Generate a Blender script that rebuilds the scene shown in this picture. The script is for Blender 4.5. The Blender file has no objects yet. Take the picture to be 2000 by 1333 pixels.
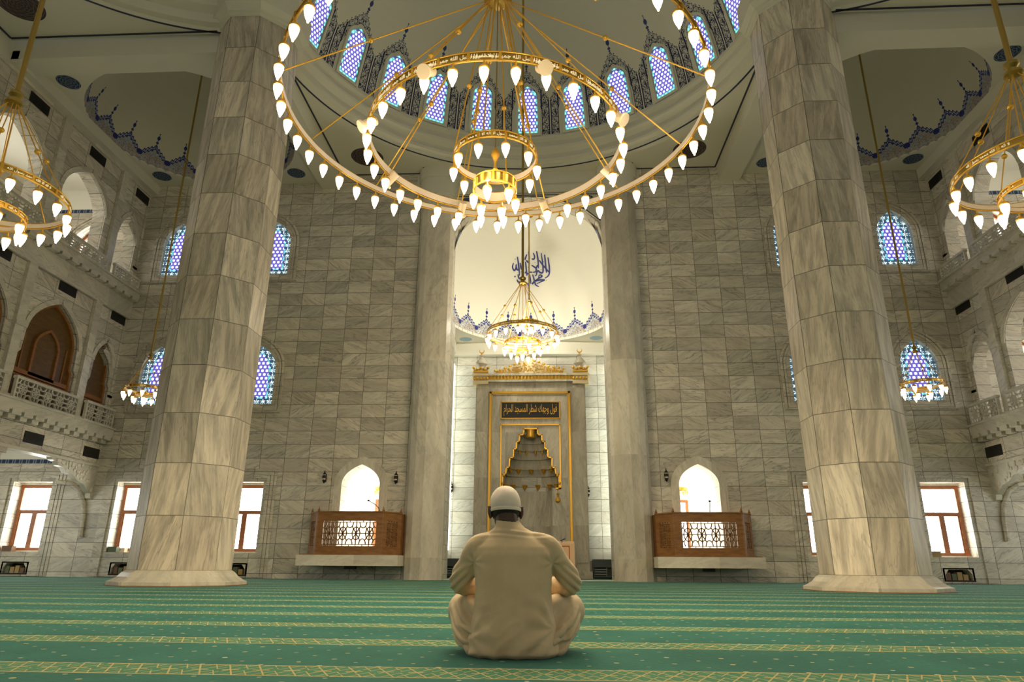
import bpy, bmesh, math, random
from math import sin, cos, pi, radians as rad, sqrt, atan2, hypot, floor
from mathutils import Vector, Matrix
from mathutils.geometry import tessellate_polygon
random.seed(7)
SC = bpy.context.scene
COL = SC.collection

# ------------------------------------------------------------------ materials
class X:
    """a node-graph scalar expression"""
    def __init__(s, nt, sock): s.nt, s.k = nt, sock
    def _m(s, op, *a, clamp=False):
        n = s.nt.nodes.new('ShaderNodeMath'); n.operation = op; n.use_clamp = clamp
        for i, v in enumerate((s,)+a):
            if isinstance(v, X): s.nt.links.new(v.k, n.inputs[i])
            else: n.inputs[i].default_value = v
        return X(s.nt, n.outputs[0])
    def __add__(s, o): return s._m('ADD', o)
    __radd__ = __add__
    def __sub__(s, o): return s._m('SUBTRACT', o)
    def __rsub__(s, o): return (s*-1)+o
    def __mul__(s, o): return s._m('MULTIPLY', o)
    __rmul__ = __mul__
    def __truediv__(s, o): return s._m('DIVIDE', o)
    def lt(s, o): return s._m('LESS_THAN', o)
    def gt(s, o): return s._m('GREATER_THAN', o)
    def fl(s): return s._m('FLOOR')
    def fr(s): return s._m('FRACT')
    def ab(s): return s._m('ABSOLUTE')
    def sn(s): return s._m('SINE')
    def cs(s): return s._m('COSINE')
    def sq(s): return s._m('SQRT')
    def pw(s, o): return s._m('POWER', o)
    def mn(s, o): return s._m('MINIMUM', o)
    def mx(s, o): return s._m('MAXIMUM', o)
    def cl(s): return s._m('ADD', 0.0, clamp=True)
    def step(s, a, b):                       # smooth 0..1 ramp between a and b
        n = s.nt.nodes.new('ShaderNodeMapRange'); n.interpolation_type = 'SMOOTHSTEP'
        s.nt.links.new(s.k, n.inputs[0]); n.inputs[1].default_value = a; n.inputs[2].default_value = b
        return X(s.nt, n.outputs[0])

class Mat:
    def __init__(s, name, rough=.5, metal=0., spec=.5):
        s.m = bpy.data.materials.new(name); s.m.use_nodes = True
        s.nt = s.m.node_tree; s.b = s.nt.nodes['Principled BSDF']
        s.b.inputs['Roughness'].default_value = rough; s.b.inputs['Metallic'].default_value = metal
        s.b.inputs['Specular IOR Level'].default_value = spec
    def uv(s):
        t = s.nt.nodes.new('ShaderNodeUVMap'); q = s.nt.nodes.new('ShaderNodeSeparateXYZ')
        s.nt.links.new(t.outputs[0], q.inputs[0]); return X(s.nt, q.outputs[0]), X(s.nt, q.outputs[1])
    def obj(s):
        t = s.nt.nodes.new('ShaderNodeTexCoord'); q = s.nt.nodes.new('ShaderNodeSeparateXYZ')
        s.nt.links.new(t.outputs['Object'], q.inputs[0]); return [X(s.nt, o) for o in q.outputs]
    def vec(s, a, b, c=0.):
        n = s.nt.nodes.new('ShaderNodeCombineXYZ')
        for i, v in enumerate((a, b, c)):
            if isinstance(v, X): s.nt.links.new(v.k, n.inputs[i])
            else: n.inputs[i].default_value = v
        return n.outputs[0]
    def noise(s, v, scale=1., detail=3., rough=.55, dist=0.):
        n = s.nt.nodes.new('ShaderNodeTexNoise'); s.nt.links.new(v, n.inputs['Vector'])
        n.inputs['Scale'].default_value = scale; n.inputs['Detail'].default_value = detail
        n.inputs['Roughness'].default_value = rough; n.inputs['Distortion'].default_value = dist
        return X(s.nt, n.outputs[0])
    def white(s, v):
        n = s.nt.nodes.new('ShaderNodeTexWhiteNoise'); n.noise_dimensions = '3D'; s.nt.links.new(v, n.inputs['Vector'])
        q = s.nt.nodes.new('ShaderNodeSeparateColor'); s.nt.links.new(n.outputs['Color'], q.inputs[0])
        return [X(s.nt, o) for o in q.outputs]
    def mix(s, f, a, b):
        n = s.nt.nodes.new('ShaderNodeMix'); n.data_type = 'RGBA'
        if isinstance(f, X): s.nt.links.new(f.k, n.inputs[0])
        else: n.inputs[0].default_value = f
        for v, i in ((a, 6), (b, 7)):
            if isinstance(v, tuple): n.inputs[i].default_value = (*v, 1)
            else: s.nt.links.new(v, n.inputs[i])
        return n.outputs[2]
    def color(s, c):
        if isinstance(c, tuple): s.b.inputs['Base Color'].default_value = (*c, 1)
        else: s.nt.links.new(c, s.b.inputs['Base Color'])
        return s
    def emit(s, c, strength):
        if isinstance(c, tuple): s.b.inputs['Emission Color'].default_value = (*c, 1)
        else: s.nt.links.new(c, s.b.inputs['Emission Color'])
        if isinstance(strength, X): s.nt.links.new(strength.k, s.b.inputs['Emission Strength'])
        else: s.b.inputs['Emission Strength'].default_value = strength
        return s
    def bump(s, h, strength=.3, dist=.01):
        n = s.nt.nodes.new('ShaderNodeBump'); n.inputs['Strength'].default_value = strength; n.inputs['Distance'].default_value = dist
        s.nt.links.new(h.k, n.inputs['Height']); s.nt.links.new(n.outputs[0], s.b.inputs['Normal']); return s

def plain(name, c, rough=.5, metal=0., spec=.5): return Mat(name, rough, metal, spec).color(c).m

def marble(name, tw, th, ou=0., ov=0., base=((.56, .52, .42), (.74, .69, .565)), vein=(.18, .175, .145), ang=(-.5, .42), joint=.0075, amt=1.25, stretch=6., row=0.):
    """polished marble slabs; uv in metres; every slab gets its own tone and vein direction"""
    M = Mat(name, .34, 0, .35); u, v = M.uv()
    b = (v-ov)/th; iv = b.fl()
    a = (u-ou)/tw+iv*row; iu = a.fl()
    r = M.white(M.vec(iu, iv, 3.7))
    t = (r[0]+ang[0])*ang[1]*pi if ang[1] < 9 else r[0]*0+pi/2
    if ang[0] > 5: t = (r[0]-.5)*.5+pi/2
    c, s = t.cs(), t.sn()
    p = u*c-v*s; q = u*s+v*c
    n1 = M.noise(M.vec(p*1.1, q*stretch, r[1]*60), .8, 4, .6, .5)
    n2 = M.noise(M.vec(p*.7, q*stretch*.8, r[2]*60+9), 1.1, 3, .6, .35)
    n3 = M.noise(M.vec(p*4, q*stretch*3, r[1]*31), 1.4, 3, .6, .2)
    line = 1-((n2-.5).ab()).step(.0, .03)
    col = M.mix((n1-.32)*2.4, base[0], base[1]) if False else M.mix(n1.step(.28, .68), base[0], base[1])
    col = M.mix((line*.42*amt)._m('MULTIPLY', r[2]*.7+.4, clamp=True), col, vein)
    col = M.mix((n3.step(.5, .8)*.35*amt).cl(), col, vein)
    tone = r[1]*.34+.76
    hs = M.nt.nodes.new('ShaderNodeMix'); hs.data_type = 'RGBA'; hs.blend_type = 'MULTIPLY'; hs.inputs[0].default_value = 1
    M.nt.links.new(col, hs.inputs[6])
    cc = M.nt.nodes.new('ShaderNodeCombineColor')
    for i, k in enumerate((tone+r[0]*.04, tone, tone-r[0]*.03)): M.nt.links.new(k.k, cc.inputs[i])
    M.nt.links.new(cc.outputs[0], hs.inputs[7]); col = hs.outputs[2]
    if joint:
        fu, fv = a.fr(), b.fr()
        j = fu.lt(joint*2/tw).mx(fv.lt(joint*2/th))
        col = M.mix(j*.85, col, (.11, .10, .075))
    M.color(col); return M.m

MT = {}
MT['wall'] = marble('marble_wall_slabs', .755, .4165, 4.65, .135)
MT['apse'] = marble('marble_apse_slabs', .755, .4165, .2, .135, ((.56, .55, .48), (.68, .67, .60)), amt=.8)
MT['gal'] = marble('marble_gallery_slabs', .80, .4165, .3, .135)
MT['col'] = marble('marble_column_blocks', .7415, 1.01, 0, .272, ((.43, .38, .30), (.79, .705, .555)), (.18, .16, .13), ang=(9, 1), stretch=8., row=0, amt=.8)
MT['plain'] = marble('marble_plain', 2.6, 2.9, .4, .6, ((.54, .50, .405), (.73, .68, .555)), joint=0, ang=(9, 1), stretch=3., amt=.55)
MT['light'] = marble('marble_pale', 1.9, 2.3, .2, .1, ((.60, .56, .46), (.74, .70, .57)), joint=0, amt=.6, stretch=4.)
MT['mihrab'] = marble('marble_mihrab', 1.1, 1.6, .2, .1, ((.43, .40, .325), (.60, .56, .455)), (.22, .20, .165), joint=0, ang=(9, 1), stretch=5., amt=.9)
MT['plaster'] = plain('white_plaster', (.68, .65, .52), .8, 0, .2)
MT['white'] = plain('white_paint', (.80, .77, .66), .8, 0, .2)
MT['gold'] = plain('polished_gold', (.83, .52, .12), .22, 1)
MT['goldp'] = plain('gold_paint', (.72, .40, .045), .35, .55)
MT['goldpale'] = plain('gilded_stone', (.62, .44, .17), .45, .35)
MT['stonegold'] = plain('gilded_cream_stone', (.60, .49, .28), .45, .12)
MT['brass'] = plain('aged_brass', (.42, .28, .07), .35, .85)
MT['pink'] = plain('ring_inner_enamel', (.80, .66, .52), .4)
MT['navy'] = plain('navy_line_paint', (.02, .022, .06), .6)
MT['blue'] = plain('blue_script_paint', (.035, .045, .22), .6)
MT['black'] = plain('black_metal', (.012, .012, .012), .45, .3)
MT['grille'] = plain('dark_grille', (.022, .018, .012), .6)
MT['dark'] = plain('dark_cabinet', (.03, .042, .042), .45)
MT['darkslat'] = plain('grey_green_slat', (.14, .17, .165), .5)
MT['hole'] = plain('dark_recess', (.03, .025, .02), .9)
MT['cream'] = plain('cream_enamel', (.78, .62, .42), .45)
MT['book1'] = plain('book_ochre', (.38, .25, .09), .6)
MT['book2'] = plain('book_green', (.10, .12, .06), .6)
MT['book3'] = plain('book_brown', (.17, .09, .04), .6)
MT['red'] = plain('red_inlay', (.45, .08, .03), .5)
MT['peach'] = plain('pale_peach_wood', (.80, .52, .30), .5)
MT['script'] = Mat('glowing_cut_script', .4).color((.9, .8, .55)).emit((1, .85, .55), .35).m  # faint glow stands in for light shining through the cut letters

def wood(name, c0, c1, sc=1.):
    M = Mat(name, .42, 0, .4); o = M.obj()
    n = M.noise(M.vec(o[0]*3*sc, o[1]*3*sc, o[2]*14*sc), 1., 4, .6, .6)
    M.color(M.mix(n.step(.3, .7), c0, c1)); return M.m
MT['wood'] = wood('walnut_wood', (.20, .085, .022), (.31, .14, .04))
MT['wooddark'] = wood('brown_panel_wood', (.115, .058, .014), (.16, .085, .022))
MT['woodmid'] = wood('orange_brown_moulding', (.26, .10, .022), (.33, .14, .035))
MT['frame'] = wood('window_frame_wood', (.29, .10, .035), (.37, .14, .05))

# window panes: bright leaded glass
M = Mat('leaded_daylight_glass', .3); u, v = M.uv()
g = (u/.17).fr(); h = (v/.17).fr()
ln = g.lt(.07).mx(h.lt(.07)); dot = ((g-.035)*(g-.035)+(h-.035)*(h-.035)).lt(.018)
cc = M.mix(ln.mx(dot), (1., .99, .92), (.062, .064, .058))
M.color((.05, .05, .05)).emit(cc, 13.); MT['pane'] = M.m
M = Mat('clear_daylight_glass', .3); M.color((.05, .05, .05)).emit((1, .985, .93), 6.5); MT['pane2'] = M.m
M = Mat('room_fill_glow', .3); M.color((.05, .05, .05)).emit((.97, 1., .88), 7.); MT['fillR'] = M.m
M = Mat('apse_daylight_glass', .3); M.color((.05, .05, .05)).emit((.97, 1., .84), 3.8); MT['paneA'] = M.m
M = Mat('rear_fill_drum_glass', .3); M.color((.05, .05, .05)).emit((1, .97, .86), 1.7); MT['pane3'] = M.m
M = Mat('bulb_glass', .3); M.color((.9, .85, .7)).emit((1., .80, .47), 7.); MT['bulb'] = M.m; M.m.cycles.emission_sampling = 'NONE'

def stained(name, s, inner):
    """hexagonal star lattice of lit glass; uv x from the middle, y from the sill, metres"""
    M = Mat(name, .3); u, v = M.uv()
    def lat(s):
        hgt = s*sqrt(3)
        def d(ou, ov):
            a = ((u+ou)/s).fr()-.5; b = ((v+ov)/hgt).fr()-.5
            return (a*a*(s*s)+b*b*(hgt*hgt)).sq()
        return d(0, 0).mn(d(s/2, hgt/2))
    D = lat(s)
    D3 = lat(s/sqrt(3)) if False else None
    star = D.lt(s*.30); lead = D.gt(s*.30)*D.lt(s*.37)
    a = ((u*2/s).fr()-.5).ab(); b = ((v*2/s*1.1547).fr()-.5).ab()
    tri = (a+b).lt(.33)
    col = M.mix(tri, (.16, .14, .85), (.75, .62, 1.))
    col = M.mix(lead, col, (.05, .05, .45))
    col = M.mix(star, col, (1., .93, .98))
    stg = star*1.1+.75
    W, Hs, Ht = inner                                  # half width, spring height, apex height of the pane
    ax = u.ab()
    top = (v-(Hs-W*.15))/(Ht-Hs+W*.15)                 # 0 at the spring, 1 at the apex
    edge = (ax-W*(1-top.cl().pw(1.35))).mn(9)          # negative inside
    inside = (edge*-1).mn(v)
    return M, u, v, col, stg, inside
M, u, v, col, stg, ins = stained('dome_stained_glass', .132, (.33, 1.28, 1.62))
ds = ((v/.26).fr().lt(.62)).mx(v.lt(.07)*((u/.22).fr().lt(.65)))
rim = ins.lt(.055)
col = M.mix(rim, col, M.mix(ds, (.10, .10, .32), (.25, .95, .90)))
M.color((.02, .02, .03)).emit(col, stg*(1-rim*.15)); MT['stain'] = M.m
M, u, v, col, stg, ins = stained('wall_stained_glass', .145, (.55, 1.40, 1.95))
# flower tiles in the outer border
fs = .205
a = ((u+.5*fs)/fs).fr()-.5; b = ((v+.0)/fs).fr()-.5
r = (a*a+b*b).sq(); n = M.nt.nodes.new('ShaderNodeMath'); n.operation = 'ARCTAN2'
M.nt.links.new(a.k, n.inputs[0]); M.nt.links.new(b.k, n.inputs[1]); an = X(M.nt, n.outputs[0])
pet = ((an*6).cs()*.16+.30); fl = r.lt(pet)*(1-r.lt(.10)*r.gt(.05))
ctr = ((r-.19).ab()).lt(.035)*((an*6+pi).cs().gt(.2))
bc = M.mix(fl, (.05, .10, .14), (.80, 1., 1.)); bc = M.mix(ctr, bc, (.05, .30, .55))
border = ins.lt(.20); band = ins.lt(.27)
dash = ((v/.27).fr().lt(.66)).mx(v.lt(.3)*((u/.27).fr().lt(.66)))*ins.gt(.215)
col = M.mix(band, col, M.mix(dash, (.06, .06, .22), (.20, .80, .85)))
col = M.mix(border, col, bc)
M.color((.02, .02, .03)).emit(col, stg*1.); MT['stainw'] = M.m

# carpet: green pile, gold interlaced prayer-row bands, small cream sprigs
M = Mat('prayer_carpet', .95, 0, .12); o = M.obj(); x, y = o[0], o[1]
SP, Y0, HB = 1.10, 3.04, .145
t = (y-Y0)/SP+.5; k = t.fl(); d = (t.fr()-.5)*SP            # metres from the band's middle line
ad = d.ab(); inb = ad.lt(HB)
pile = M.noise(M.vec(x*1.3, y*.8), 1.2, 4, .65, .4); fine = M.noise(M.vec(x*40, y*40), 1., 2)
gr = M.mix(pile.step(.3, .7), (.006, .060, .044), (.013, .092, .069))
gr = M.mix(fine.step(.3, .75)*.35, gr, (.004, .048, .034))
def tri(e, p): return (((e/p).fr()-.5).ab()*2)
z1 = tri(x, .26); z2 = tri(x+.13, .26); z3 = tri(x+.065, .13)
l1 = ((z1*HB*1.9-HB*.95-d).ab()).lt(.0085); l2 = ((z2*HB*1.9-HB*.95-d).ab()).lt(.0085)
l3 = ((ad-z3*HB*.9-.02).ab()).lt(.006); l4 = ((ad-HB*.93).ab()).lt(.007); l5 = ad.lt(.007)*(z3.gt(.45))
wob = M.noise(M.vec(x*14, y*14), 1., 2).gt(.36)
lin = (l1.mx(l2).mx(l3).mx(l4).mx(l5))*wob
bandc = M.mix(lin, (.035, .125, .060), (.35, .26, .095))
# sprigs: staggered dots
def dots(ox, oy, px, py, r):
    a = (((x+ox)/px).fr()-.5)*px; b = (((y+oy)/py).fr()-.5)*py
    return ((a*a)+(b*b*1.0)).sq().lt(r)
dt = dots(0, 0, .26, .22, .013).mx(dots(.13, .11, .26, .22, .010))
field = M.mix(dt*((M.noise(M.vec(x*3, y*3), 1., 1)).step(.3, .6)), gr, (.36, .33, .17))
M.color(M.mix(inb, field, bandc)); M.bump(fine, .35, .006); M.b.inputs['Sheen Weight'].default_value = .16; M.b.inputs['Sheen Tint'].default_value = (.5, 1, .8, 1); M.b.inputs['Sheen Roughness'].default_value = .4; MT['carpet'] = M.m

def ornament(name, base, kind):
    """painted arabesque; uv x = metres across one repeat (0 in its middle), y = metres up the dome"""
    M = Mat(name, .75, 0, .2); u, v = M.uv()
    ax = u.ab()
    nz = M.noise(M.vec(u*7, v*7, 1.3), 1., 2, .5, 1.2); nz2 = M.noise(M.vec(ax*10, v*10, 4.), 1., 1, .5, 1.2)
    curl = ((nz2-.5).ab()).lt(.052)
    spr = None
    if kind == 'frieze':                      # scalloped frieze of ogee arches with finials
        HW = .445
        e = .36+.40*((1-(ax/HW)).cl().pw(.8))
        e = e+.03*((ax*60).sn())
        dd = e-v                               # >0 inside the frieze
        ink = (dd.gt(0)*dd.lt(.048)).mx(dd.gt(.115)*dd.lt(.165)).mx(dd.gt(.03)*dd.lt(.13)*curl).mx(dd.gt(.2)*curl*.45)
        pale = dd.gt(.165)
        fin = (ax.lt(.012)*v.lt(1.16)*v.gt(.7))
        b1 = ((ax*ax+(v-1.02)*(v-1.02)*.6).sq()).lt(.055); b2 = ((ax*ax+(v-.86)*(v-.86)*2.).sq()).lt(.05); b3 = ((ax*ax+(v-1.17)*(v-1.17)).sq()).lt(.022)
        root = ((HW-ax)*(HW-ax)+(v-.34)*(v-.34)).sq().lt(.075)
        ink = ink.mx(fin).mx(b1).mx(b2).mx(b3).mx(root)
        inv = dd.gt(0)
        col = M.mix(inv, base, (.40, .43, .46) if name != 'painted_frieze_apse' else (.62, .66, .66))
        col = M.mix(pale*((nz-.5).ab().lt(.05)), col, (.46, .36, .24))
        col = M.mix(pale*(nz.gt(.62)), col, (.34, .42, .50))
        col = M.mix(ink, col, (.030, .040, .20))
    else:                                      # frames round the dome windows
        HW, LEG = .825, .27
        e = 2.30-1.05*((ax/HW).pw(1.15)); e = e+.02*((ax*45).sn())
        i = 1.92-1.10*((ax/.56).pw(1.7))       # inner edge of the arch
        out = (e-v); leg = ax.gt(HW-LEG-.03)*ax.lt(HW-.035)
        arch = out.gt(0)*v.gt(i)
        band = (arch.mx(leg*out.gt(0)))*v.gt(.06)*ax.lt(HW-.02)
        de = out.mn((v-i).ab()).mn(((ax-(HW-.035)).ab()).mn((ax-(HW-LEG-.03)).ab()))
        ink = (de.lt(.024)).mx(curl)
        col = M.mix(band, base, (.58, .57, .50))
        col = M.mix(band*ink, col, (.022, .024, .075))
        fin = (ax.lt(.012)*v.gt(2.2)*v.lt(2.8)).mx(((ax*ax+(v-2.62)*(v-2.62)*.6).sq()).lt(.07)).mx(((ax*ax+(v-2.43)*(v-2.43)*2).sq()).lt(.06)).mx(((ax*ax+(v-2.82)*(v-2.82)).sq()).lt(.025))
        col = M.mix(fin, col, (.05, .07, .20))
        dtt = out.gt(-.07)*out.lt(-.03)*((ax/.11).fr().lt(.35))
        col = M.mix(dtt, col, (.03, .035, .12))
    M.color(col); return M.m
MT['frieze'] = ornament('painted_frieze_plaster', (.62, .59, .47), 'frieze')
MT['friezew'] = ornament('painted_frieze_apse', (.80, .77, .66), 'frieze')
MT['domewin'] = ornament('painted_window_frames', (.68, .65, .52), 'dome')
def medal(name, c0, c1):
    M = Mat(name, .7, 0, .2); o = M.obj()
    r = (o[0]*o[0]+o[1]*o[1]).sq(); n = M.nt.nodes.new('ShaderNodeMath'); n.operation = 'ARCTAN2'
    M.nt.links.new(o[0].k, n.inputs[0]); M.nt.links.new(o[1].k, n.inputs[1]); an = X(M.nt, n.outputs[0])
    p = ((an*8).sn()*.5+((r*46).sn())).ab().lt(.42)
    M.color(M.mix(p, c0, c1)); return M.m
MT['medB'] = medal('brown_blue_medallion', (.055, .042, .05), (.16, .12, .09))
MT['medS'] = medal('blue_medallion', (.03, .05, .11), (.20, .24, .28))
MT['medA'] = medal('pale_blue_medallion', (.25, .40, .55), (.50, .62, .66))

# ------------------------------------------------------------------ mesh builder
class MB:
    def __init__(s): s.v, s.f, s.u = [], [], []
    def add(s, vs, fs, uv=None):
        o = len(s.v); s.v += [tuple(p) for p in vs]
        for k, f in enumerate(fs):
            s.f.append([i+o for i in f]); s.u.append(uv[k] if uv else None)
        return s
    def box(s, x0, x1, y0, y1, z0, z1):
        return s.add([(x0,y0,z0),(x1,y0,z0),(x1,y1,z0),(x0,y1,z0),(x0,y0,z1),(x1,y0,z1),(x1,y1,z1),(x0,y1,z1)],
                     [(0,3,2,1),(4,5,6,7),(0,1,5,4),(1,2,6,5),(2,3,7,6),(3,0,4,7)])
    def bar(s, p, q, w, d, n=(0,-1,0)):
        """bar from p to q: w across, d along n"""
        p, q, n = Vector(p), Vector(q), Vector(n); t = (q-p)
        if t.length < 1e-6: return s
        t.normalize(); a = t.cross(n); a.normalize(); b = a.cross(t)
        a *= w/2; b *= d/2
        vs = [p-a-b, p+a-b, p+a+b, p-a+b, q-a-b, q+a-b, q+a+b, q-a+b]
        return s.add(vs, [(0,3,2,1),(4,5,6,7),(0,1,5,4),(1,2,6,5),(2,3,7,6),(3,0,4,7)])
    def tube(s, path, r, n=8, closed=False, cap=True):
        P = [Vector(p) for p in path]; m = len(P); rings = []
        up = None
        for i in range(m):
            a = P[(i-1) % m] if closed or i else P[0]; b = P[(i+1) % m] if closed or i < m-1 else P[-1]
            t = (b-a).normalized()
            if up is None:
                up = Vector((0,0,1)) if abs(t.z) < .9 else Vector((1,0,0))
            x = t.cross(up).normalized(); y = x.cross(t).normalized(); up = y
            rr = r[i] if isinstance(r, (list, tuple)) else r
            rings.append([P[i]+x*cos(2*pi*k/n)*rr+y*sin(2*pi*k/n)*rr for k in range(n)])
        vs = [p for g in rings for p in g]; fs = []
        for i in range(m if closed else m-1):
            j = (i+1) % m
            for k in range(n): fs.append((i*n+k, i*n+(k+1) % n, j*n+(k+1) % n, j*n+k))
        if cap and not closed: fs += [tuple(range(n))[::-1], tuple((m-1)*n+k for k in range(n))]
        return s.add(vs, fs)
    def lathe(s, prof, c=(0,0,0), n=24, a0=0., a1=2*pi, uvs=None, su=None):
        full = abs(a1-a0-2*pi) < 1e-6; m = n if full else n+1; vs = []
        for r, z in prof:
            for k in range(m):
                t = a0+(a1-a0)*k/n; vs.append((c[0]+r*cos(t), c[1]+r*sin(t), c[2]+z))
        fs, uv = [], []
        L = [0]
        for i in range(1, len(prof)): L.append(L[-1]+hypot(prof[i][0]-prof[i-1][0], prof[i][1]-prof[i-1][1]))
        R = su or max(p[0] for p in prof)
        for i in range(len(prof)-1):
            for k in range(n):
                k2 = (k+1) % m if full else k+1
                fs.append((i*m+k, i*m+k2, (i+1)*m+k2, (i+1)*m+k))
                ta, tb = R*(a1-a0)*k/n, R*(a1-a0)*(k+1)/n
                uv.append([(ta, L[i]), (tb, L[i]), (tb, L[i+1]), (ta, L[i+1])])
        return s.add(vs, fs, uv)
    def sphere(s, c, r, n=12, sq=(1,1,1)):
        prof = [(max(1e-4, cos(-pi/2+pi*i/(n//2))), sin(-pi/2+pi*i/(n//2))) for i in range(n//2+1)]
        o = len(s.v); s.lathe(prof, (0,0,0), n)
        for i in range(o, len(s.v)):
            x, y, z = s.v[i]; s.v[i] = (c[0]+x*r*sq[0], c[1]+y*r*sq[1], c[2]+z*r*sq[2])
        return s
    def plate(s, outer, holes, t0, t1, plane='XZ'):
        """flat plate with holes, from t0 to t1 along the third axis"""
        mp = {'XZ': lambda a, b, t: (a, t, b), 'YZ': lambda a, b, t: (t, a, b), 'XY': lambda a, b, t: (a, b, t)}[plane]
        loops = [outer]+holes; flat = [p for l in loops for p in l]
        tri = tessellate_polygon([[Vector((p[0], p[1], 0)) for p in l] for l in loops])
        N = len(flat); vs = [mp(a, b, t0) for a, b in flat]+[mp(a, b, t1) for a, b in flat]
        fs = []
        A = Vector(vs[0])
        for t in tri:
            fs.append(tuple(t)); fs.append(tuple(i+N for i in reversed(t)))
        o = 0
        for l in loops:
            m = len(l)
            for i in range(m):
                j = (i+1) % m; fs.append((o+i, o+j, o+j+N, o+i+N))
            o += m
        return s.add(vs, fs)
    def sweep(s, path, prof, closed=False):
        """profile (out, up) swept along a horizontal path; out = left of travel"""
        P = [Vector(p) for p in path]; m = len(P); n = len(prof); vs = []
        for i in range(m):
            a = P[(i-1) % m] if closed or i else P[0]; b = P[(i+1) % m] if closed or i < m-1 else P[-1]
            t1 = (P[i]-a); t2 = (b-P[i])
            if t1.length < 1e-6: t1 = t2
            if t2.length < 1e-6: t2 = t1
            t1.normalize(); t2.normalize()
            n1 = Vector((-t1.y, t1.x, 0)); n2 = Vector((-t2.y, t2.x, 0)); nn = (n1+n2)
            nn.normalize(); k = 1/max(.3, nn.dot(n1))
            for o, u in prof: vs.append(P[i]+nn*o*k+Vector((0,0,u)))
        fs = []
        for i in range(m if closed else m-1):
            j = (i+1) % m
            for k in range(n):
                k2 = (k+1) % n; fs.append((i*n+k, j*n+k, j*n+k2, i*n+k2))
        if not closed: fs += [tuple(range(n)), tuple((m-1)*n+k for k in reversed(range(n)))]
        return s.add(vs, fs)
    def xf(s, M):
        s.v = [tuple(M @ Vector(p)) for p in s.v]; return s
    def mesh(s, name, mat=None, smooth=None):
        me = bpy.data.meshes.new(name); me.from_pydata(s.v, [], s.f)
        uv = me.uv_layers.new(name='UVMap').data
        for p in me.polygons:
            u = s.u[p.index]
            if u is None:
                n = p.normal; ax, ay, az = abs(n.x), abs(n.y), abs(n.z)
                for li in p.loop_indices:
                    c = me.vertices[me.loops[li].vertex_index].co
                    uv[li].uv = (c.y, c.z) if ax >= ay and ax >= az else ((c.x, c.z) if ay >= az else (c.x, c.y))
            else:
                for q, li in enumerate(p.loop_indices): uv[li].uv = u[q]
        bm = bmesh.new(); bm.from_mesh(me); bmesh.ops.recalc_face_normals(bm, faces=bm.faces); bm.to_mesh(me); bm.free()
        if mat: me.materials.append(mat)
        if smooth:
            me.shade_smooth(); me.set_sharp_from_angle(angle=rad(smooth))
        return me
    def build(s, name, mat, parent=None, smooth=None):
        o = bpy.data.objects.new(name, s.mesh(name, mat, smooth)); COL.objects.link(o)
        if parent: o.parent = parent
        return o

def tag(o, label=None, cat=None, group=None, kind=None):
    for k, v in (('label', label), ('category', cat), ('group', group), ('kind', kind)):
        if v: o[k] = v
    return o
def struct(o, label, cat): return tag(o, label, cat, None, 'structure')
def thing(name, label, cat, loc=(0,0,0), rz=0., group=None):
    o = bpy.data.objects.new(name, None); COL.objects.link(o); o.location = loc; o.rotation_euler = (0, 0, rz)
    o.empty_display_size = .1
    return tag(o, label, cat, group)
def dup(root, loc=None, rz=None, label=None, group=None):
    r = root.copy(); COL.objects.link(r)
    if loc is not None: r.location = loc
    if rz is not None: r.rotation_euler = (0, 0, rz)
    if label: r['label'] = label
    if group: r['group'] = group
    def rec(a, b):
        for ch in list(a.children):
            c = ch.copy(); COL.objects.link(c); c.parent = b; rec(ch, c)
    rec(root, r); return r

def arch(cx, z0, w, zs, zt, n=8):
    """pointed Ottoman arch outline, counter-clockwise from the lower left"""
    h = w/2; R = []
    for i in range(n+1):
        t = i/n; a = (1-t)**2; b = 2*t*(1-t); c = t*t
        R.append((h*a+h*.93*b, zs*a+(zs+(zt-zs)*.62)*b+zt*c))
    pts = [(cx-h, z0), (cx+h, z0)]+[(cx+x, z) for x, z in R]+[(cx-x, z) for x, z in reversed(R[:-1])]
    return pts
def rect(x0, x1, z0, z1): return [(x0, z0), (x1, z0), (x1, z1), (x0, z1)]
def offset_loop(L, d):
    n = len(L); out = []
    for i in range(n):
        a, b, c = Vector(L[i-1]), Vector(L[i]), Vector(L[(i+1) % n])
        t1, t2 = (b-a), (c-b)
        if t1.length < 1e-7: t1 = t2
        if t2.length < 1e-7: t2 = t1
        t1, t2 = t1.normalized(), t2.normalized()
        n1, n2 = Vector((t1.y, -t1.x)), Vector((t2.y, -t2.x)); m = (n1+n2).normalized()
        k = d/max(.35, m.dot(n1)); out.append((b.x+m.x*k, b.y+m.y*k))
    return out
def ringplate(mb, outer, inner, t0, t1, plane='XZ'):
    mp = {'XZ': lambda a, b, t: (a, t, b), 'YZ': lambda a, b, t: (t, a, b), 'XY': lambda a, b, t: (a, b, t)}[plane]
    n = len(outer); vs = [mp(*p, t0) for p in outer]+[mp(*p, t0) for p in inner]+[mp(*p, t1) for p in outer]+[mp(*p, t1) for p in inner]
    fs = []
    for i in range(n):
        j = (i+1) % n
        fs += [(i, j, n+j, n+i), (2*n+i, 3*n+i, 3*n+j, 2*n+j), (i, 2*n+i, 2*n+j, j), (n+i, n+j, 3*n+j, 3*n+i)]
    return mb.add(vs, fs)

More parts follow.
